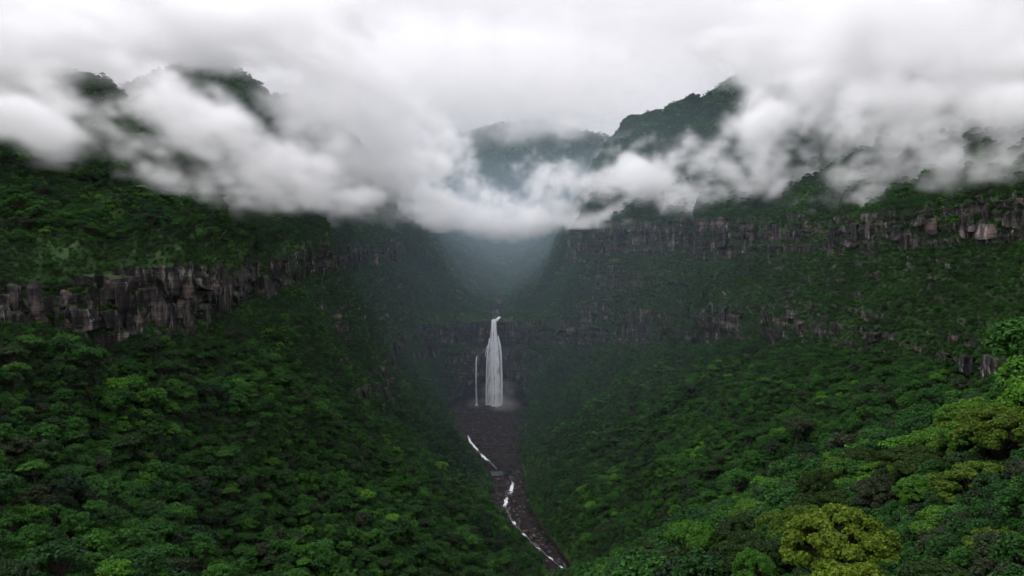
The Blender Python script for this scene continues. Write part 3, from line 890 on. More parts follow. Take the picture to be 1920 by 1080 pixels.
def forest_object(name, label, pts, kinds, scales, rots):
    """one mass of instanced trees: a point mesh whose points carry kind, size and turn"""
    me = bpy.data.meshes.new(name)
    me.vertices.add(len(pts)); me.vertices.foreach_set('co', pts.astype(np.float32).ravel())
    for nm, ty, arr in (('tree_kind', 'INT', kinds.astype(np.int32)), ('tree_size', 'FLOAT', scales.astype(np.float32)), ('tree_turn', 'FLOAT', rots.astype(np.float32))):
        a = me.attributes.new(nm, ty, 'POINT'); a.data.foreach_set('value', arr)
    me.materials.append(M_FOL)
    o = bpy.data.objects.new(name, me); COL.objects.link(o)
    g = bpy.data.node_groups.new(name + '_scatter', 'GeometryNodeTree')
    g.interface.new_socket('Geometry', in_out='INPUT', socket_type='NodeSocketGeometry')
    g.interface.new_socket('Geometry', in_out='OUTPUT', socket_type='NodeSocketGeometry')
    gi = g.nodes.new('NodeGroupInput'); go = g.nodes.new('NodeGroupOutput')
    jn = g.nodes.new('GeometryNodeJoinGeometry')
    ak = g.nodes.new('GeometryNodeInputNamedAttribute'); ak.data_type = 'INT'; ak.inputs['Name'].default_value = 'tree_kind'
    as_ = g.nodes.new('GeometryNodeInputNamedAttribute'); as_.data_type = 'FLOAT'; as_.inputs['Name'].default_value = 'tree_size'
    ar_ = g.nodes.new('GeometryNodeInputNamedAttribute'); ar_.data_type = 'FLOAT'; ar_.inputs['Name'].default_value = 'tree_turn'
    cx3 = g.nodes.new('ShaderNodeCombineXYZ'); g.links.new(ar_.outputs['Attribute'], cx3.inputs['Z'])
    for k, t_ in donor.items():
        jo = g.nodes.new('GeometryNodeJoinGeometry')
        for ch in t_.children:
            oi = g.nodes.new('GeometryNodeObjectInfo'); oi.inputs['Object'].default_value = ch
            oi.transform_space = 'ORIGINAL'
            g.links.new(oi.outputs['Geometry'], jo.inputs['Geometry'])
        eq = g.nodes.new('FunctionNodeCompare'); eq.data_type = 'INT'; eq.operation = 'EQUAL'
        ins = [s for s in eq.inputs if s.type == 'INT' and s.enabled]
        g.links.new(ak.outputs['Attribute'], ins[0]); ins[1].default_value = k
        ip = g.nodes.new('GeometryNodeInstanceOnPoints')
        g.links.new(gi.outputs[0], ip.inputs['Points'])
        g.links.new(eq.outputs[0], ip.inputs['Selection'])
        g.links.new(jo.outputs[0], ip.inputs['Instance'])
        g.links.new(cx3.outputs[0], ip.inputs['Rotation'])
        g.links.new(as_.outputs['Attribute'], ip.inputs['Scale'])
        g.links.new(ip.outputs[0], jn.inputs[0])
    g.links.new(jn.outputs[0], go.inputs[0])
    md_ = o.modifiers.new('scatter', 'NODES'); md_.node_group = g
    tag(o, label, kind='stuff')
    return o


rest = ~big_set
forest_object('forest', 'dense green monsoon forest covering the valley walls', ALLP[rest], kindT[rest], scl[rest], rotT[rest])
forest_object('undergrowth', 'low shrubs and creepers filling the forest and clinging to the cliffs', SP, sh_kind, sh_scl, r2.uniform(0, 6.28, len(SP)))

# ------------------------------------------------------------------ rock blocks standing proud of the cliff bands
def block_mesh(seed):
    r_ = random.Random(seed)
    bm = bmesh.new()
    bmesh.ops.create_cube(bm, size=1)
    bmesh.ops.subdivide_edges(bm, edges=list(bm.edges), cuts=1, use_grid_fill=True)
    tp = r_.uniform(.75, 1.0)
    for v in bm.verts:
        k = abs(v.co.x) + abs(v.co.y) + abs(v.co.z)
        if k > 1.2:
            v.co *= r_.uniform(.78, .95)          # broken corners
        v.co += Vector((r_.uniform(-.13, .13), r_.uniform(-.13, .13), r_.uniform(-.12, .12)))
        if v.co.z > 0:
            v.co.x *= tp; v.co.y *= tp
    me = bpy.data.meshes.new('rock_block'); bm.to_mesh(me); bm.free()
    me.materials.append(M_ROCK)
    return me
BLOCKS = [block_mesh(s) for s in range(12)]
r3 = np.random.default_rng(31)
def place_blocks(sel, n, wmin, wmax, hmin, hmax, mind):
    idx = np.where(sel)[0]; r3.shuffle(idx)
    got = []
    for i in idx:
        p = TV[i]
        if any(abs(p[0] - g[0]) < mind and abs(p[1] - g[1]) < mind and abs(p[2] - g[2]) < mind * 1.2 for g in got):
            continue
        got.append(p)
        o = bpy.data.objects.new('rock_block', BLOCKS[r3.integers(12)])
        COL.objects.link(o); o.parent = terrain
        ang = math.atan2(Hc[i, 1], Hc[i, 0])
        w, h = r3.uniform(wmin, wmax), r3.uniform(hmin, hmax)
        dep = min(w, 10) * r3.uniform(.6, .9)
        off = -.12 * dep
        o.location = (p[0] + math.cos(ang) * off, p[1] + math.sin(ang) * off, p[2])
        o.rotation_euler = (r3.normal() * .03, r3.normal() * .03, ang + r3.normal() * .18)
        o.scale = (dep, w, h)
        if len(got) >= n:
            break
    return len(got)
LF = LV.reshape(-1)
inview = (np.abs(Q[:, 0]) < Q[:, 1] * .66)
selB = inview & (LF > 5.1) & (LF < 5.72) & (clf > .55) & (rocky > .35)
selA = inview & (LF > 2.15) & (LF < 2.75) & (clf > .45) & (rocky > .3)
nearL = (Q[:, 0] < -190) & (Q[:, 1] < 720)
selBl = inview & nearL & (LF > 5.08) & (LF < 5.86) & (clf > .6) & (rocky > .4)
nb = place_blocks(selBl, 34, 11, 24, 7, 15, 10.0)
nb += place_blocks(selBl, 80, 4, 10, 7, 20, 7.0)
nb += place_blocks(selB & (Q[:, 0] < -100) & (Q[:, 1] >= 720), 26, 4, 10, 8, 20, 8.0)
nb += place_blocks(selB & (Q[:, 0] > 60), 22, 10, 24, 6, 14, 14.0)
nb += place_blocks(selB & (Q[:, 0] > 60), 34, 4, 9, 8, 20, 11.0)
nb += place_blocks(selA & (Q[:, 0] > 0), 18, 9, 22, 6, 13, 14.0)
nb += place_blocks(selA & (Q[:, 0] > 0), 18, 4, 9, 8, 16, 10.0)
nb += place_blocks(selA & (Q[:, 0] <= 0), 34, 6, 16, 7, 16, 10.0)
print('blocks', nb)


# ------------------------------------------------------------------ water
def water_mat(name, falling):
    m, t, o = mat(name)
    L = t.links.new
    uv = node(t, 'ShaderNodeAttribute', attribute_name='flow')
    fo = node(t, 'ShaderNodeAttribute', attribute_name='foam')
    mpn = node(t, 'ShaderNodeMapping')
    mpn.inputs['Scale'].default_value = (30, 3.2, 1) if falling else (1.5, 1.0, 1)
    L(uv.outputs['Vector'], mpn.inputs['Vector'])
    n = node(t, 'ShaderNodeTexNoise'); n.inputs['Scale'].default_value = 1.0; n.inputs['Detail'].default_value = 6; n.inputs['Roughness'].default_value = .6
    n.inputs['Distortion'].default_value = .3
    L(mpn.outputs[0], n.inputs['Vector'])
    ad = node(t, 'ShaderNodeMath', operation='ADD'); L(n.outputs['Fac'], ad.inputs[0]); L(fo.outputs['Fac'], ad.inputs[1])
    r = ramp(t, [(.78, (0, 0, 0)), (1.12, (1, 1, 1))] if False else [(.0, (0, 0, 0)), (1.0, (1, 1, 1))])
    mrn = node(t, 'ShaderNodeMapRange')
    mrn.inputs['From Min'].default_value = .92; mrn.inputs['From Max'].default_value = 1.25 if falling else 1.12
    L(ad.outputs[0], mrn.inputs['Value'])
    foam = node(t, 'ShaderNodeBsdfDiffuse'); foam.inputs['Color'].default_value = (.93, .94, .97, 1)
    tl = node(t, 'ShaderNodeBsdfTranslucent'); tl.inputs['Color'].default_value = (.93, .94, .97, 1)
    fm = node(t, 'ShaderNodeMixShader'); fm.inputs[0].default_value = .15
    L(foam.outputs[0], fm.inputs[1]); L(tl.outputs[0], fm.inputs[2])
    if falling:
        base = node(t, 'ShaderNodeBsdfTransparent')
    else:
        base = node(t, 'ShaderNodeBsdfPrincipled')
        base.inputs['Base Color'].default_value = (.012, .014, .014, 1); base.inputs['Roughness'].default_value = .12
    mxs = node(t, 'ShaderNodeMixShader')
    L(mrn.outputs[0], mxs.inputs[0]); L(base.outputs[0], mxs.inputs[1]); L(fm.outputs[0], mxs.inputs[2])
    L(mxs.outputs[0], o.inputs['Surface'])
    return m
M_FALL = water_mat('falling_water', True)
M_STREAM = water_mat('stream_water', False)


def sheet(name, pts, foam, material, parent=None, uw=1.0, vw=1.0):
    """pts: nr x nc x 3 grid; flow coordinates run across and along"""
    nr, nc = pts.shape[:2]
    o = mesh_obj(name, pts.reshape(-1, 3), grid_faces(nr, nc), material, parent, smooth=True)
    fl_ = np.stack(np.meshgrid(np.linspace(0, uw, nc), np.linspace(0, vw, nr)) + [np.full((nr, nc), random.random() * 9)], 2).reshape(-1, 3)
    a = o.data.attributes.new('flow', 'FLOAT_VECTOR', 'POINT'); a.data.foreach_set('vector', fl_.astype(np.float32).ravel())
    a = o.data.attributes.new('foam', 'FLOAT', 'POINT'); a.data.foreach_set('value', np.asarray(foam, np.float32).ravel())
    return o


fall = empty('waterfall', tuple(P(925, 760, 1096)))
tag(fall, 'tall white waterfall dropping from the cliff notch into the dark rock bowl', 'waterfall')
FO = np.array(fall.location)
def curtain(name, tab, y0, bulge, foam_c, nr=150, nc=36, uw=1.0, seed=0, round_=2.5):
    tab = np.array(tab, float)
    py = np.linspace(tab[0, 0], tab[-1, 0], nr)
    l = gsmooth(np.interp(py, tab[:, 0], tab[:, 1]), 3); r_ = gsmooth(np.interp(py, tab[:, 0], tab[:, 2]), 3)
    u = np.linspace(0, 1, nc)
    pts = np.zeros((nr, nc, 3)); fo = np.zeros((nr, nc))
    for k in range(nr):
        f_ = (py[k] - py[0]) / (py[-1] - py[0])
        Y = y0 - bulge * math.sqrt(f_ + .001)
        px = l[k] + (r_[k] - l[k]) * u
        pts[k, :, 0] = (px - CX) / F * Y
        pts[k, :, 1] = Y - round_ * np.sin(u * math.pi) + .5 * np.sin(u * 23 + seed + f_ * 2)
        pts[k, :, 2] = -(py[k] - HY) / F * Y
        edge = np.clip(np.minimum(u, 1 - u) / .24, 0, 1)
        fo[k] = foam_c + .14 * np.sin(u * 17 + seed * 2.1) * np.sin(u * 7.3 + 1 + seed) + .42 * (edge - 1) + .10 * (1 - f_) + (.25 * max(0, (f_ - .93) / .07))
    o = sheet(name, pts - FO, fo, M_FALL, fall, uw, uw * 3)
    return o
curtain('water_curtain', [(600, 921, 932), (615, 920, 932), (630, 918, 934), (643, 916, 936), (655, 914, 938), (680, 912, 940), (720, 911, 941), (765, 911, 942)], 1107, 9, .66)
curtain('water_curtain', [(598, 922, 931), (620, 921, 932), (640, 919, 935), (660, 916, 938), (700, 914, 939), (764, 913, 941)], 1110, 7, .60, seed=3)
curtain('water_strand', [(632, 933, 935.5), (645, 935, 939), (665, 937.5, 941.5), (700, 938.5, 942.5), (755, 938, 943), (764, 932, 941)], 1103.5, 6, .85, nc=8, uw=.2)
curtain('water_strand', [(634, 917, 919), (650, 914, 917), (675, 911.5, 914.5), (700, 911, 913.5), (764, 910, 914)], 1103.5, 6, .75, nc=8, uw=.2, seed=5)
curtain('water_strand', [(635, 925, 929), (660, 922, 927), (700, 920, 926), (764, 920, 927)], 1101, 6, .70, nc=8, uw=.2, seed=6)
curtain('water_strand', [(640, 917, 919), (652, 911, 914), (668, 909, 911)], 1103, 3, .62, nc=6, nr=50, uw=.15, seed=6)
curtain('side_veil', [(668, 893, 896), (674, 891.5, 895), (700, 890.5, 895), (730, 890.5, 895.5), (762, 890, 897)], 1102, 5, .60, nc=10, uw=.25, seed=8, round_=.8)

# chute above the lip, bends up to the plateau stream
def ribbon_on(bvhs, knots, width, lift, foam, name, label, seg=2.0, parent=None, kind='structure'):
    K = np.array(knots, float)
    s = np.concatenate([[0], np.cumsum(np.linalg.norm(np.diff(K[:, :2], axis=0), axis=1))])
    n = max(8, int(s[-1] / seg))
    u = np.linspace(0, s[-1], n)
    c = gsmooth(np.stack([np.interp(u, s, K[:, 0]), np.interp(u, s, K[:, 1])], 1), 1.5, 0)
    c[:, 0] += 1.1 * perlin(np.stack([u / 9, 0 * u, 0 * u], 1), 3)
    w = np.interp(u, s, [width(k) if callable(width) else width for k in range(len(K))]) * (1 + .35 * perlin(np.stack([u / 7, 0 * u + 4, 0 * u], 1), 4))
    d = np.gradient(c, axis=0); d /= np.linalg.norm(d, axis=1, keepdims=True) + 1e-9
    nr_ = np.stack([-d[:, 1], d[:, 0]], 1)
    nc = 9
    pts = np.zeros((n, nc, 3))
    for k in range(n):
        for j in range(nc):
            xy = c[k] + nr_[k] * w[k] * (j / (nc - 1) - .5)
            pts[k, j, :2] = xy
        zc = None
        for b in bvhs:
            z_ = ground_z(b, c[k, 0], c[k, 1], -20 if b is bvh_f else 60)
            if z_ is not None:
                zc = z_ if zc is None else max(zc, z_)
        pts[k, :, 2] = (zc if zc is not None else np.nan)
    z = pts[:, 0, 2]; bad = np.isnan(z)
    z[bad] = np.interp(np.where(bad)[0], np.where(~bad)[0], z[~bad]) if bad.any() else z[bad]
    zz = gsmooth(z, 1.2)
    pts[:, :, 2] = zz[:, None] + lift - .25 * np.abs(np.linspace(-1, 1, nc))[None] ** 2
    fo = np.array([[foam(pts[k, j, 1], j / (nc - 1)) for j in range(nc)] for k in range(n)])
    o = sheet(name, pts, fo, M_STREAM, parent, 2.0, s[-1] / 4)
    tag(o, label, kind=kind)
    return o, pts
def foam_low(y, e):
    f_ = .20
    for c_, w_, a_ in ((852, 16, .55), (812, 14, .5), (765, 6, .4), (742, 5, .35), (718, 5, .4), (700, 5, .35), (683, 6, .4), (660, 5, .3), (965, 22, .62), (930, 10, .5)):
        f_ = max(f_, .16 + a_ * math.exp(-((y - c_) / w_) ** 2))
    return f_ + .05
ribbon_on([bvh_f], CH[2:], lambda k: [1.6, 2.4, 3.2, 3.6, 3.6, 3, 3, 4, 4, 3, 3, 3, 2.4, 2.2, 2.2, 2.2, 2.2, 2.4, 2.4, 2.4, 2.6, 3, 3, 3, 3][min(k, 22)], 1.0, foam_low, 'stream', 'white water stream winding down the boulder bed from the pool')
up = [P(934, 598, 1112)[:2], P(931, 590, 1140)[:2], P(925, 584, 1185)[:2], P(936, 578, 1240)[:2], P(926, 573, 1300)[:2], P(924, 566, 1400)[:2], P(934, 560, 1500)[:2], P(930, 553, 1620)[:2], P(944, 548, 1720)[:2]]
ribbon_on([bvh_t], up, 2.4, .5, lambda y, e: .55 if y < 1140 else .12 + .22 * math.sin(y * .11), 'upper_stream', 'thin white stream on the plateau above the lip of the fall')
# the slanting run just above the lip
curtain('chute', [(594, 934, 939), (598, 930, 937), (602, 923, 933)], 1112, 4, .85, nr=20, nc=8, uw=.3, round_=.6)

# pool
an = np.linspace(0, 2 * math.pi, 49)[:-1]
rr_ = 1 + .12 * np.sin(3 * an + 1) + .08 * np.sin(5 * an)
pp = [(-14, 893, -241.2)] + [(-14 + 12 * r_ * math.cos(a), 893 + 15 * r_ * math.sin(a), -241.2) for a, r_ in zip(an, rr_)]
pool = mesh_obj('pool', pp, [[0, 1 + k, 1 + (k + 1) % 48] for k in range(48)], M_STREAM)
a = pool.data.attributes.new('foam', 'FLOAT', 'POINT'); a.data.foreach_set('value', np.zeros(49, np.float32))
tag(pool, 'still dark pool at the foot of the talus slope', kind='structure')

# ------------------------------------------------------------------ boulders along the stream
def boulder_mesh(seed):
    r_ = np.random.default_rng(seed)
    bm = bmesh.new(); bmesh.ops.create_icosphere(bm, subdivisions=2, radius=1)
    co = np.array([v.co[:] for v in bm.verts])
    d = 1 + .32 * fbm(co * 1.1 + seed * 7, 3, seed)
    d = np.minimum(d, 1.12)
    for v, k in zip(bm.verts, d):
        v.co *= k; v.co.z *= .72
    me = bpy.data.meshes.new('boulder'); bm.to_mesh(me); bm.free(); me.materials.append(M_BOULDER)
    return me
BO = [boulder_mesh(s) for s in range(6)]
r4 = np.random.default_rng(8)
for k in range(330):
    y = r4.uniform(640, 950) if k < 225 else r4.uniform(950, 1085)
    cx0 = np.interp(y, cy_, cx_)
    x = cx0 + r4.normal() * (7 if y < 880 else 14) + r4.choice([-4, 4])
    if y > 950:
        x = r4.uniform(np.interp(y, FL[:, 0], FL[:, 1]) + 8, np.interp(y, FL[:, 0], FL[:, 2]) - 6)
    if np.hypot((x + 14) / 18, (y - 893) / 19) < 1:
        continue
    z = ground_z(bvh_f, x, y, -20)
    zt = ground_z(bvh_t, x, y, -20)
    if z is None or (zt is not None and zt > z + 1):
        continue
    o = bpy.data.objects.new('boulder', BO[r4.integers(6)]); COL.objects.link(o)
    s = r4.uniform(.7, 1.6) * (1.7 if r4.random() < .15 else 1)
    o.location = (x, y, z + .2 * s); o.scale = (s * r4.uniform(.8, 1.3), s, s * r4.uniform(.7, 1.1)); o.rotation_euler = (0, 0, r4.uniform(0, 6.28))
    big_b = 'large' if s > 1.4 else 'small'
    wh = ('in the lowest bend of the stream bed' if y < 720 else 'in the stream bed between the bends' if y < 790 else 'beside the second white rapid' if y < 835 else 'beside the rapid just below the pool') if y < 880 else ('around the pool at the foot of the talus' if y < 950 else 'on the bare talus under the fall')
    tag(o, '%s dark wet boulder lying %s' % (big_b, wh), 'boulder', big_b + ' boulders ' + wh)

# ------------------------------------------------------------------ big trees close to the viewpoint
BIG = [  # px, top py, Y, crown width px, kind, material, label
    (1578, 936, 78, 245, 0, M_YEL, 'large yellow-green tree with coppery leaf tips, biggest crown at the bottom edge'),
    (1795, 948, 84, 165, 1, M_GRN, 'bright green domed tree right of the big yellow-green tree'),
    (1895, 985, 68, 190, 0, M_OLV, 'olive tree filling the bottom corner of the picture'),
    (1885, 752, 98, 190, 1, M_OLV, 'tall olive tree, topmost of the big trees at the frame edge'),
    (1845, 860, 90, 215, 0, M_OLV, 'broad olive tree below the tall one at the frame edge'),
    (1415, 1024, 108, 95, 1, M_GRN, 'small round fresh green tree left of the big yellow-green tree'),
    (1300, 968, 150, 110, 2, M_GRN, 'pale green tree with layered crown on the near slope, leftmost of the large ones'),
    (1395, 962, 145, 125, 0, M_DRK, 'dark green tree between the pale layered tree and the olive column'),
    (1532, 872, 160, 80, 1, M_DRK, 'dark olive column-shaped tree above the big yellow-green tree'),
    (1612, 886, 165, 100, 0, M_GRN, 'mid green tree right behind the big yellow-green tree'),
    (1732, 806, 185, 80, 2, M_GRN, 'slender tree with a light flat crown on a dark bare trunk'),
    (1655, 838, 195, 120, 0, M_DRK, 'dark wide tree beside the slender flat-crowned tree'),
    (1200, 1020, 180, 110, 0, M_GRN, 'green tree at the bottom edge nearest the stream'),
    (1605, 1046, 60, 300, 0, M_YEL, 'yellow-green tree cut by the bottom edge in front of the biggest one'),
    (1770, 1052, 62, 180, 1, M_DRK, 'dark tree cut by the bottom edge under the bright domed tree'),
    (1480, 985, 128, 75, 2, M_OLV, 'olive sapling crown squeezed against the big yellow-green tree'),
    (1265, 1040, 135, 110, 1, M_GRN, 'fresh green tree on the bottom edge below the pale layered tree'),
    (1700, 905, 125, 130, 0, M_DRK, 'dark tree in the hollow between the bright domed tree and its olive neighbour'),
    (1780, 840, 140, 120, 1, M_DRK, 'dark dense tree behind the broad olive tree'),
    (1345, 1045, 118, 90, 0, M_OLV, 'olive tree between two fresh green trees on the bottom edge'),
]
for px, py, Y, wpx, k, m_, lab in BIG:
    top = P(px, py, Y)
    pr = FG[k]
    s = (wpx / F * Y) / (2 * pr[2] * 1.02)
    gz_ = ground_z(bvh_h, top[0], top[1])
    hgt = min(max(top[2] - gz_, 9 * s), 19 * s)
    e = add_tree('foreground_tree', pr, (top[0], top[1], top[2] - hgt * 1.0), random.uniform(0, 6.28), s, lab, 'large trees close to the viewpoint')
    e.scale = (s, s, hgt / pr[3])
    cr = [c for c in e.children if c.name.startswith('crown')][0]
    cr.material_slots[0].link = 'OBJECT'; cr.material_slots[0].material = m_

# ------------------------------------------------------------------ haze
def box_obj(name, mn_, mx_, m_):
    v = [(x, y, z) for x in (mn_[0], mx_[0]) for y in (mn_[1], mx_[1]) for z in (mn_[2], mx_[2])]
    f_ = [[0, 1, 3, 2], [4, 6, 7, 5], [0, 4, 5, 1], [2, 3, 7, 6], [0, 2, 6, 4], [1, 5, 7, 3]]
    return mesh_obj(name, v, f_, m_)
mh, t_, o_ = mat('haze_air')
pv = node(t_, 'ShaderNodeVolumePrincipled')
pv.inputs['Color'].default_value = (.70, .82, 1.0, 1); pv.inputs['Density'].default_value = 0.000007
pv.inputs['Density Attribute'].default_value = ''; pv.inputs['Anisotropy'].default_value = .0
t_.links.new(pv.outputs[0], o_.inputs['Volume'])
hz = box_obj('haze', (-2600, -60, -340), (2600, 5200, 640), mh)
tag(hz, 'thin bluish rain haze filling the valley air', kind='stuff')

# ------------------------------------------------------------------ clouds
mc, t_, o_ = mat('cloud_vapour')
pv = node(t_, 'ShaderNodeVolumePrincipled')
pv.inputs['Color'].default_value = (1, 1, 1, 1); pv.inputs['Density'].default_value = 0.001
pv.inputs['Anisotropy'].default_value = .15
t_.links.new(pv.outputs[0], o_.inputs['Volume'])


def lattice_noise(shape, cells, rnd):
    """smooth noise on a voxel block by separable cubic-ish upsampling of a random lattice"""
    def interp_m(n, c):
        c = max(2, int(round(c)) + 1)
        x = np.linspace(0, c - 1.0001, n); i = np.floor(x).astype(int); f_ = x - i; f_ = f_ * f_ * (3 - 2 * f_)
        m_ = np.zeros((n, c + 1), np.float32); m_[np.arange(n), i] = 1 - f_; m_[np.arange(n), i + 1] = f_
        return m_
    ms = [interp_m(n, c) for n, c in zip(shape, cells)]
    g = rnd.uniform(-1, 1, tuple(m_.shape[1] for m_ in ms)).astype(np.float32)
    g = np.tensordot(ms[0], g, (1, 0)); g = np.tensordot(g, ms[1], (1, 1)).transpose(0, 2, 1); g = np.tensordot(g, ms[2], (2, 1))
    return g


_tn = 96
_kf = np.fft.fftfreq(_tn) * _tn
_k = np.sqrt(_kf[:, None, None] ** 2 + _kf[None, :, None] ** 2 + np.fft.rfftfreq(_tn)[None, None, :] ** 2 * _tn ** 2)
def spectral(seed, slope, kmin):
    w_ = np.fft.rfftn(np.random.default_rng(seed).normal(size=(_tn,) * 3))
    t3 = np.fft.irfftn(w_ * np.where(_k >= kmin, np.maximum(_k, 1) ** -slope, 0), s=(_tn,) * 3)
    return (t3 / t3.std()).astype(np.float32)
SPEC = spectral(5, 1.72, 1)
WARP = [spectral(6 + k, 3.2, 1) for k in range(3)]
def tex(T, p):
    i = np.floor(p).astype(np.int32); f_ = (p - i).astype(np.float32); i %= _tn; j = (i + 1) % _tn
    r_ = 0
    for a_ in (0, 1):
        for b_ in (0, 1):
            for c_ in (0, 1):
                w_ = (f_[:, 0] if a_ else 1 - f_[:, 0]) * (f_[:, 1] if b_ else 1 - f_[:, 1]) * (f_[:, 2] if c_ else 1 - f_[:, 2])
                r_ = r_ + w_ * T[(j if a_ else i)[:, 0], (j if b_ else i)[:, 1], (j if c_ else i)[:, 2]]
    return r_


def cloud_object(name, label, blobs, vox, dens, seed, amp=1.0, thr=.22, soft=.85, shear=0.0, power=2.0, fil_amp=1.0):
    rb_ = np.random.default_rng(seed + 40)
    more = []
    for b in blobs:
        more.append((b[0], b[1], b[2], b[3] * .85, b[4] * .85))
        for _ in range(4):
            a_ = rb_.uniform(0, 6.283); k_ = rb_.uniform(.3, .62)
            more.append((b[0] + math.cos(a_) * b[3] * .95, b[1] + math.sin(a_) * b[4] * .9, b[2] + rb_.normal() * b[3] / F * b[2] * .5, b[3] * k_, b[4] * k_ * 1.1))
    blobs = more
    B = np.array([[*P(b[0], b[1], b[2]), b[3] / F * b[2], (b[5] if len(b) > 5 else .9 * b[3] / F * b[2]), b[4] / F * b[2]] for b in blobs])
    ext = 1.7
    mn_ = (B[:, :3] - ext * B[:, 3:]).min(0); mx_ = (B[:, :3] + ext * B[:, 3:]).max(0)
    res = np.maximum(((mx_ - mn_) / vox).astype(int) + 1, 4)
    mx_ = mn_ + (res - 1) * vox
    ax = [mn_[k] + np.arange(res[k]) * vox for k in range(3)]
    S = np.zeros(tuple(res), np.float32)
    for b in B:
        sl_ = []
        for k in range(3):
            lo = max(0, int((b[k] - ext * b[3 + k] - mn_[k]) / vox)); hi = min(res[k], int((b[k] + ext * b[3 + k] - mn_[k]) / vox) + 2)
            sl_.append(slice(lo, hi))
        q = sum((((ax[k][sl_[k]] - b[k]) / (b[3 + k] * ext)) ** 2).reshape([-1 if j == k else 1 for j in range(3)]) for k in range(3))
        S[tuple(sl_)] += (np.clip(1 - q, 0, 1) ** 2).astype(np.float32)
    S = 1 - np.exp(-1.5 * S)
    d = np.zeros_like(S)
    ix = np.argwhere(S > .05)
    p = ix * vox + mn_
    p = p + 1000 * seed
    p[:, 0] += shear * p[:, 2]
    c = p / 3.4
    wv = np.stack([tex(w_, c * .45) for w_ in WARP], 1)
    n_ = tex(SPEC, c * np.array([.8, .8, 1.0]) + 5.5 * wv)
    n_ = np.where(n_ > 0, n_ * .8, n_ * 1.15)
    Sv = S[S > .05]
    x = np.clip((Sv + amp * .22 * n_ - thr) / soft, 0, 1)
    fil = tex(SPEC, c * np.array([2.1, 2.1, 2.9]) + 9 * wv + 31.7)
    d[S > .05] = x ** power * np.clip(.75 + .5 * fil * fil_amp, .05, 1.6)
    d[0] = d[-1] = 0; d[:, 0] = d[:, -1] = 0; d[:, :, 0] = d[:, :, -1] = 0
    d = (d * dens).astype(np.float32)
    d[d < dens * .004] = 0
    return volume_object(name, label, d, mn_, mx_, res, vox, mc)


def volume_object(name, label, d, mn_, mx_, res, vox, mc):
    me = bpy.data.meshes.new(name)
    n = d.size
    me.vertices.add(n)
    at = me.attributes.new('vapour', 'FLOAT', 'POINT'); at.data.foreach_set('value', d.ravel() * 1000.0)
    me.materials.append(mc)
    o = bpy.data.objects.new(name, me); COL.objects.link(o)
    g = bpy.data.node_groups.new(name + '_field', 'GeometryNodeTree')
    g.interface.new_socket('Geometry', in_out='INPUT', socket_type='NodeSocketGeometry')
    g.interface.new_socket('Geometry', in_out='OUTPUT', socket_type='NodeSocketGeometry')
    gn = g.nodes.new
    gi, go = gn('NodeGroupInput'), gn('NodeGroupOutput')
    ps = gn('GeometryNodeInputPosition')
    sb = gn('ShaderNodeVectorMath'); sb.operation = 'SUBTRACT'; sb.inputs[1].default_value = mn_
    dv = gn('ShaderNodeVectorMath'); dv.operation = 'SCALE'; dv.inputs['Scale'].default_value = 1 / vox
    g.links.new(ps.outputs[0], sb.inputs[0]); g.links.new(sb.outputs[0], dv.inputs[0])
    sp = gn('ShaderNodeSeparateXYZ'); g.links.new(dv.outputs[0], sp.inputs[0])
    ii = []
    for k in range(3):
        fi = gn('FunctionNodeFloatToInt'); fi.rounding_mode = 'ROUND'; g.links.new(sp.outputs[k], fi.inputs[0]); ii.append(fi.outputs[0])
    def im(op, a_, b_):
        m_ = gn('FunctionNodeIntegerMath'); m_.operation = op
        for s_, v_ in zip(m_.inputs, (a_, b_)):
            if isinstance(v_, int): s_.default_value = v_
            else: g.links.new(v_, s_)
        return m_.outputs[0]
    ind = im('ADD', im('MULTIPLY', im('ADD', im('MULTIPLY', ii[0], int(res[1])), ii[1]), int(res[2])), ii[2])
    na = gn('GeometryNodeInputNamedAttribute'); na.data_type = 'FLOAT'; na.inputs['Name'].default_value = 'vapour'
    si = gn('GeometryNodeSampleIndex'); si.data_type = 'FLOAT'; si.domain = 'POINT'; si.clamp = True
    g.links.new(gi.outputs[0], si.inputs['Geometry']); g.links.new(na.outputs['Attribute'], si.inputs['Value']); g.links.new(ind, si.inputs['Index'])
    vc = gn('GeometryNodeVolumeCube')
    vc.inputs['Min'].default_value = mn_; vc.inputs['Max'].default_value = mx_
    for k, nm in enumerate(('Resolution X', 'Resolution Y', 'Resolution Z')):
        vc.inputs[nm].default_value = int(res[k])
    vc.inputs['Background'].default_value = 0.0
    g.links.new(si.outputs[0], vc.inputs['Density'])
    sm_ = gn('GeometryNodeSetMaterial'); sm_.inputs['Material'].default_value = mc
    g.links.new(vc.outputs[0], sm_.inputs[0]); g.links.new(sm_.outputs[0], go.inputs[0])
    md_ = o.modifiers.new('field', 'NODES'); md_.node_group = g
    tag(o, label, kind='stuff')
    print(name, res, 'filled', float((d > 0).mean()))
    return o


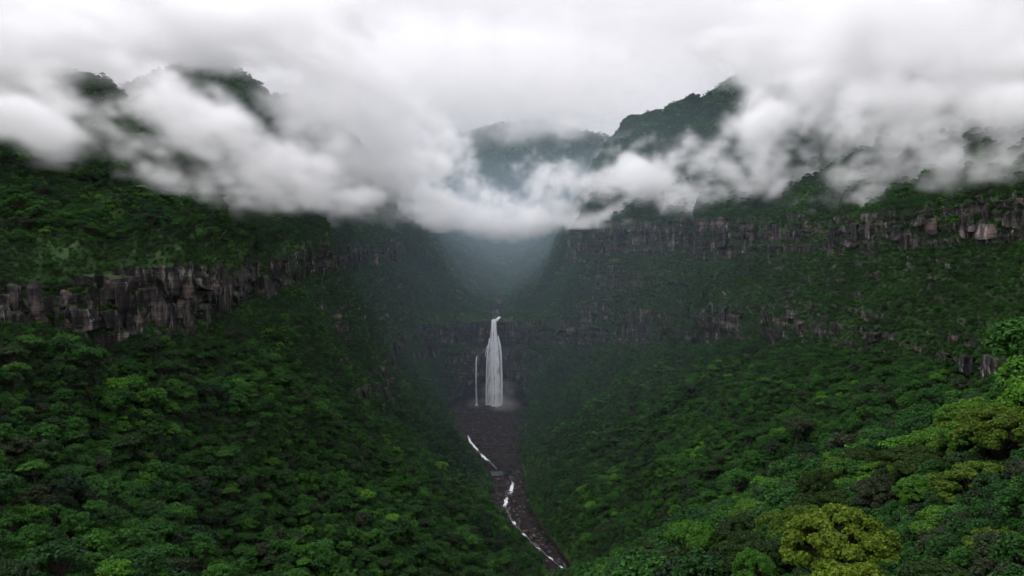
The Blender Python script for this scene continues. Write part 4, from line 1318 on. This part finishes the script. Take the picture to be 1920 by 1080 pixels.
VOX = 5.0
cloud_object('cloud', 'long torn bank of cloud drifting down across the near slope', [
    (-60, 135, 680, 200, 80), (90, 150, 670, 150, 72), (205, 188, 660, 115, 60), (310, 240, 650, 105, 55), (400, 290, 650, 90, 55), (475, 320, 690, 80, 48),
    (550, 342, 740, 80, 44), (620, 360, 800, 62, 30), (300, 305, 600, 90, 36), (420, 362, 640, 85, 34), (170, 255, 580, 95, 30),
    (500, 372, 740, 60, 22), (30, 230, 600, 120, 34), (425, 215, 780, 34, 28), (350, 190, 800, 40, 26), (470, 262, 760, 36, 20), (350, 345, 600, 50, 18), (250, 318, 580, 60, 16), (120, 300, 560, 60, 12)], VOX, .046, 1, amp=2.4, soft=.95, thr=.24, shear=.7, power=1.9)
cloud_object('cloud', 'high soft cloud hiding the mountain tops above the torn bank', [
    (-80, 30, 820, 260, 80), (150, 45, 860, 220, 75), (330, 35, 950, 190, 60), (480, 55, 920, 170, 60), (630, 150, 880, 100, 75), (700, 215, 900, 100, 75), (780, 275, 960, 80, 55),
    (230, 140, 900, 90, 70), (610, 300, 850, 70, 40), (690, 325, 900, 90, 45), (510, 292, 800, 50, 24), (90, 110, 820, 80, 50), (380, 88, 900, 110, 32), (600, 200, 860, 50, 50), (640, 250, 870, 80, 55), (-40, 110, 800, 120, 60), (430, 95, 900, 90, 34)], VOX, .046, 2, amp=1.8, soft=.9, thr=.20, shear=.5, power=1.8)
cloud_object('cloud', 'white cloud lying across the mouth of the upper valley', [
    (770, 345, 1180, 80, 45), (850, 380, 1220, 80, 38), (930, 400, 1240, 80, 32), (1010, 395, 1230, 70, 36), (1055, 350, 1220, 65, 58), (1000, 325, 1260, 36, 30), (850, 300, 1400, 44, 60), (1090, 290, 1250, 60, 40), (790, 260, 1300, 70, 55), (960, 430, 1230, 50, 20)], VOX, .050, 3, amp=2.1, soft=.75, thr=.24)
cloud_object('cloud', 'bright billowing cloud resting along the top of the long cliff wall', [
    (1110, 374, 1130, 90, 46), (1190, 350, 1110, 90, 58), (1200, 280, 1180, 60, 40), (1270, 345, 1050, 85, 62), (1345, 352, 1000, 80, 56), (1420, 335, 950, 90, 70), (1480, 285, 950, 85, 70),
    (1540, 318, 890, 100, 78), (1430, 235, 1050, 45, 50), (1280, 290, 1100, 50, 30), (1640, 318, 820, 110, 82), (1730, 305, 770, 110, 85), (1800, 255, 740, 110, 85), (1900, 255, 700, 110, 80), (1400, 190, 1150, 40, 40),
    (1600, 230, 900, 100, 80), (1130, 410, 1080, 70, 16), (1560, 382, 830, 90, 18), (1690, 375, 740, 70, 16), (1850, 290, 640, 110, 50), (1930, 300, 600, 90, 40)], VOX, .050, 4, amp=2.2, soft=.75, thr=.24)
cloud_object('cloud', 'smooth grey cloud spreading over the frame corner above the billows', [
    (1560, 185, 1100, 120, 85), (1680, 150, 950, 170, 110), (1820, 150, 850, 190, 120), (1980, 150, 800, 200, 140), (1620, 60, 1100, 200, 90), (1800, 30, 1000, 240, 100), (1500, 110, 1350, 110, 46), (1400, 90, 1450, 90, 36)], VOX + 2, .042, 5, amp=1.0, soft=.9, thr=.15)
cloud_object('cloud', 'pale stratus veil hiding the top of the far mountain', [
    (760, 190, 2300, 140, 70), (900, 195, 2350, 150, 55), (1040, 190, 2350, 150, 60), (1180, 200, 2250, 130, 65), (1000, 120, 2400, 300, 80)], 14.0, .008, 6, amp=.8, soft=.7)
cloud_object('cloud', 'thin veil of mist drifting over the high peaks', [
    (1420, 110, 1480, 110, 45), (270, 130, 860, 90, 60), (60, 110, 780, 160, 70), (620, 260, 850, 90, 60), (1250, 300, 1480, 90, 50)], 12.0, .011, 8, amp=1.4, soft=.8, thr=.15, power=1.3)
cloud_object('cloud', 'ragged wisps trailing down the wall between the torn bank and the gorge', [
    (600, 390, 830, 60, 22), (660, 405, 880, 60, 20), (720, 400, 940, 60, 26), (690, 430, 900, 26, 30), (780, 400, 1040, 60, 28), (540, 400, 760, 50, 16), (450, 395, 690, 50, 16)], 4.0, .016, 9, amp=2.6, soft=.9, thr=.22, power=1.5, shear=.9)
cloud_object('spray', 'faint spray where the fall strikes the rock', [(926, 748, 1086, 44, 22), (893, 756, 1088, 16, 10), (940, 738, 1088, 24, 20)], 2.5, .016, 7, amp=.8, soft=.8)

# rain mist that thickens up the valley behind the fall
mm, t_, o_ = mat('rain_mist')
pv = node(t_, 'ShaderNodeVolumePrincipled')
pv.inputs['Color'].default_value = (.66, .83, 1.0, 1); pv.inputs['Density'].default_value = 0.001
t_.links.new(pv.outputs[0], o_.inputs['Volume'])
vx = 30.0
mn_ = np.array([-700., 480., -300.]); res = np.array([46, 96, 20]); mx_ = mn_ + (res - 1) * vx
gX, gY, gZ = np.meshgrid(*[mn_[k] + np.arange(res[k]) * vx for k in range(3)], indexing='ij')
dm = np.interp(gY, [480, 700, 860, 1000, 1300, 2000, 2900, 3330], [0, .00005, .00017, .00028, .00032, .00045, .00042, 0])
dm = dm * np.clip((690 - np.abs(gX)) / 350, 0, 1) * np.clip((260 - gZ) / 120, 0, 1)
volume_object('mist', 'blue rain mist thickening up the valley behind the fall', dm.astype(np.float32), mn_, mx_, res, vx, mm)
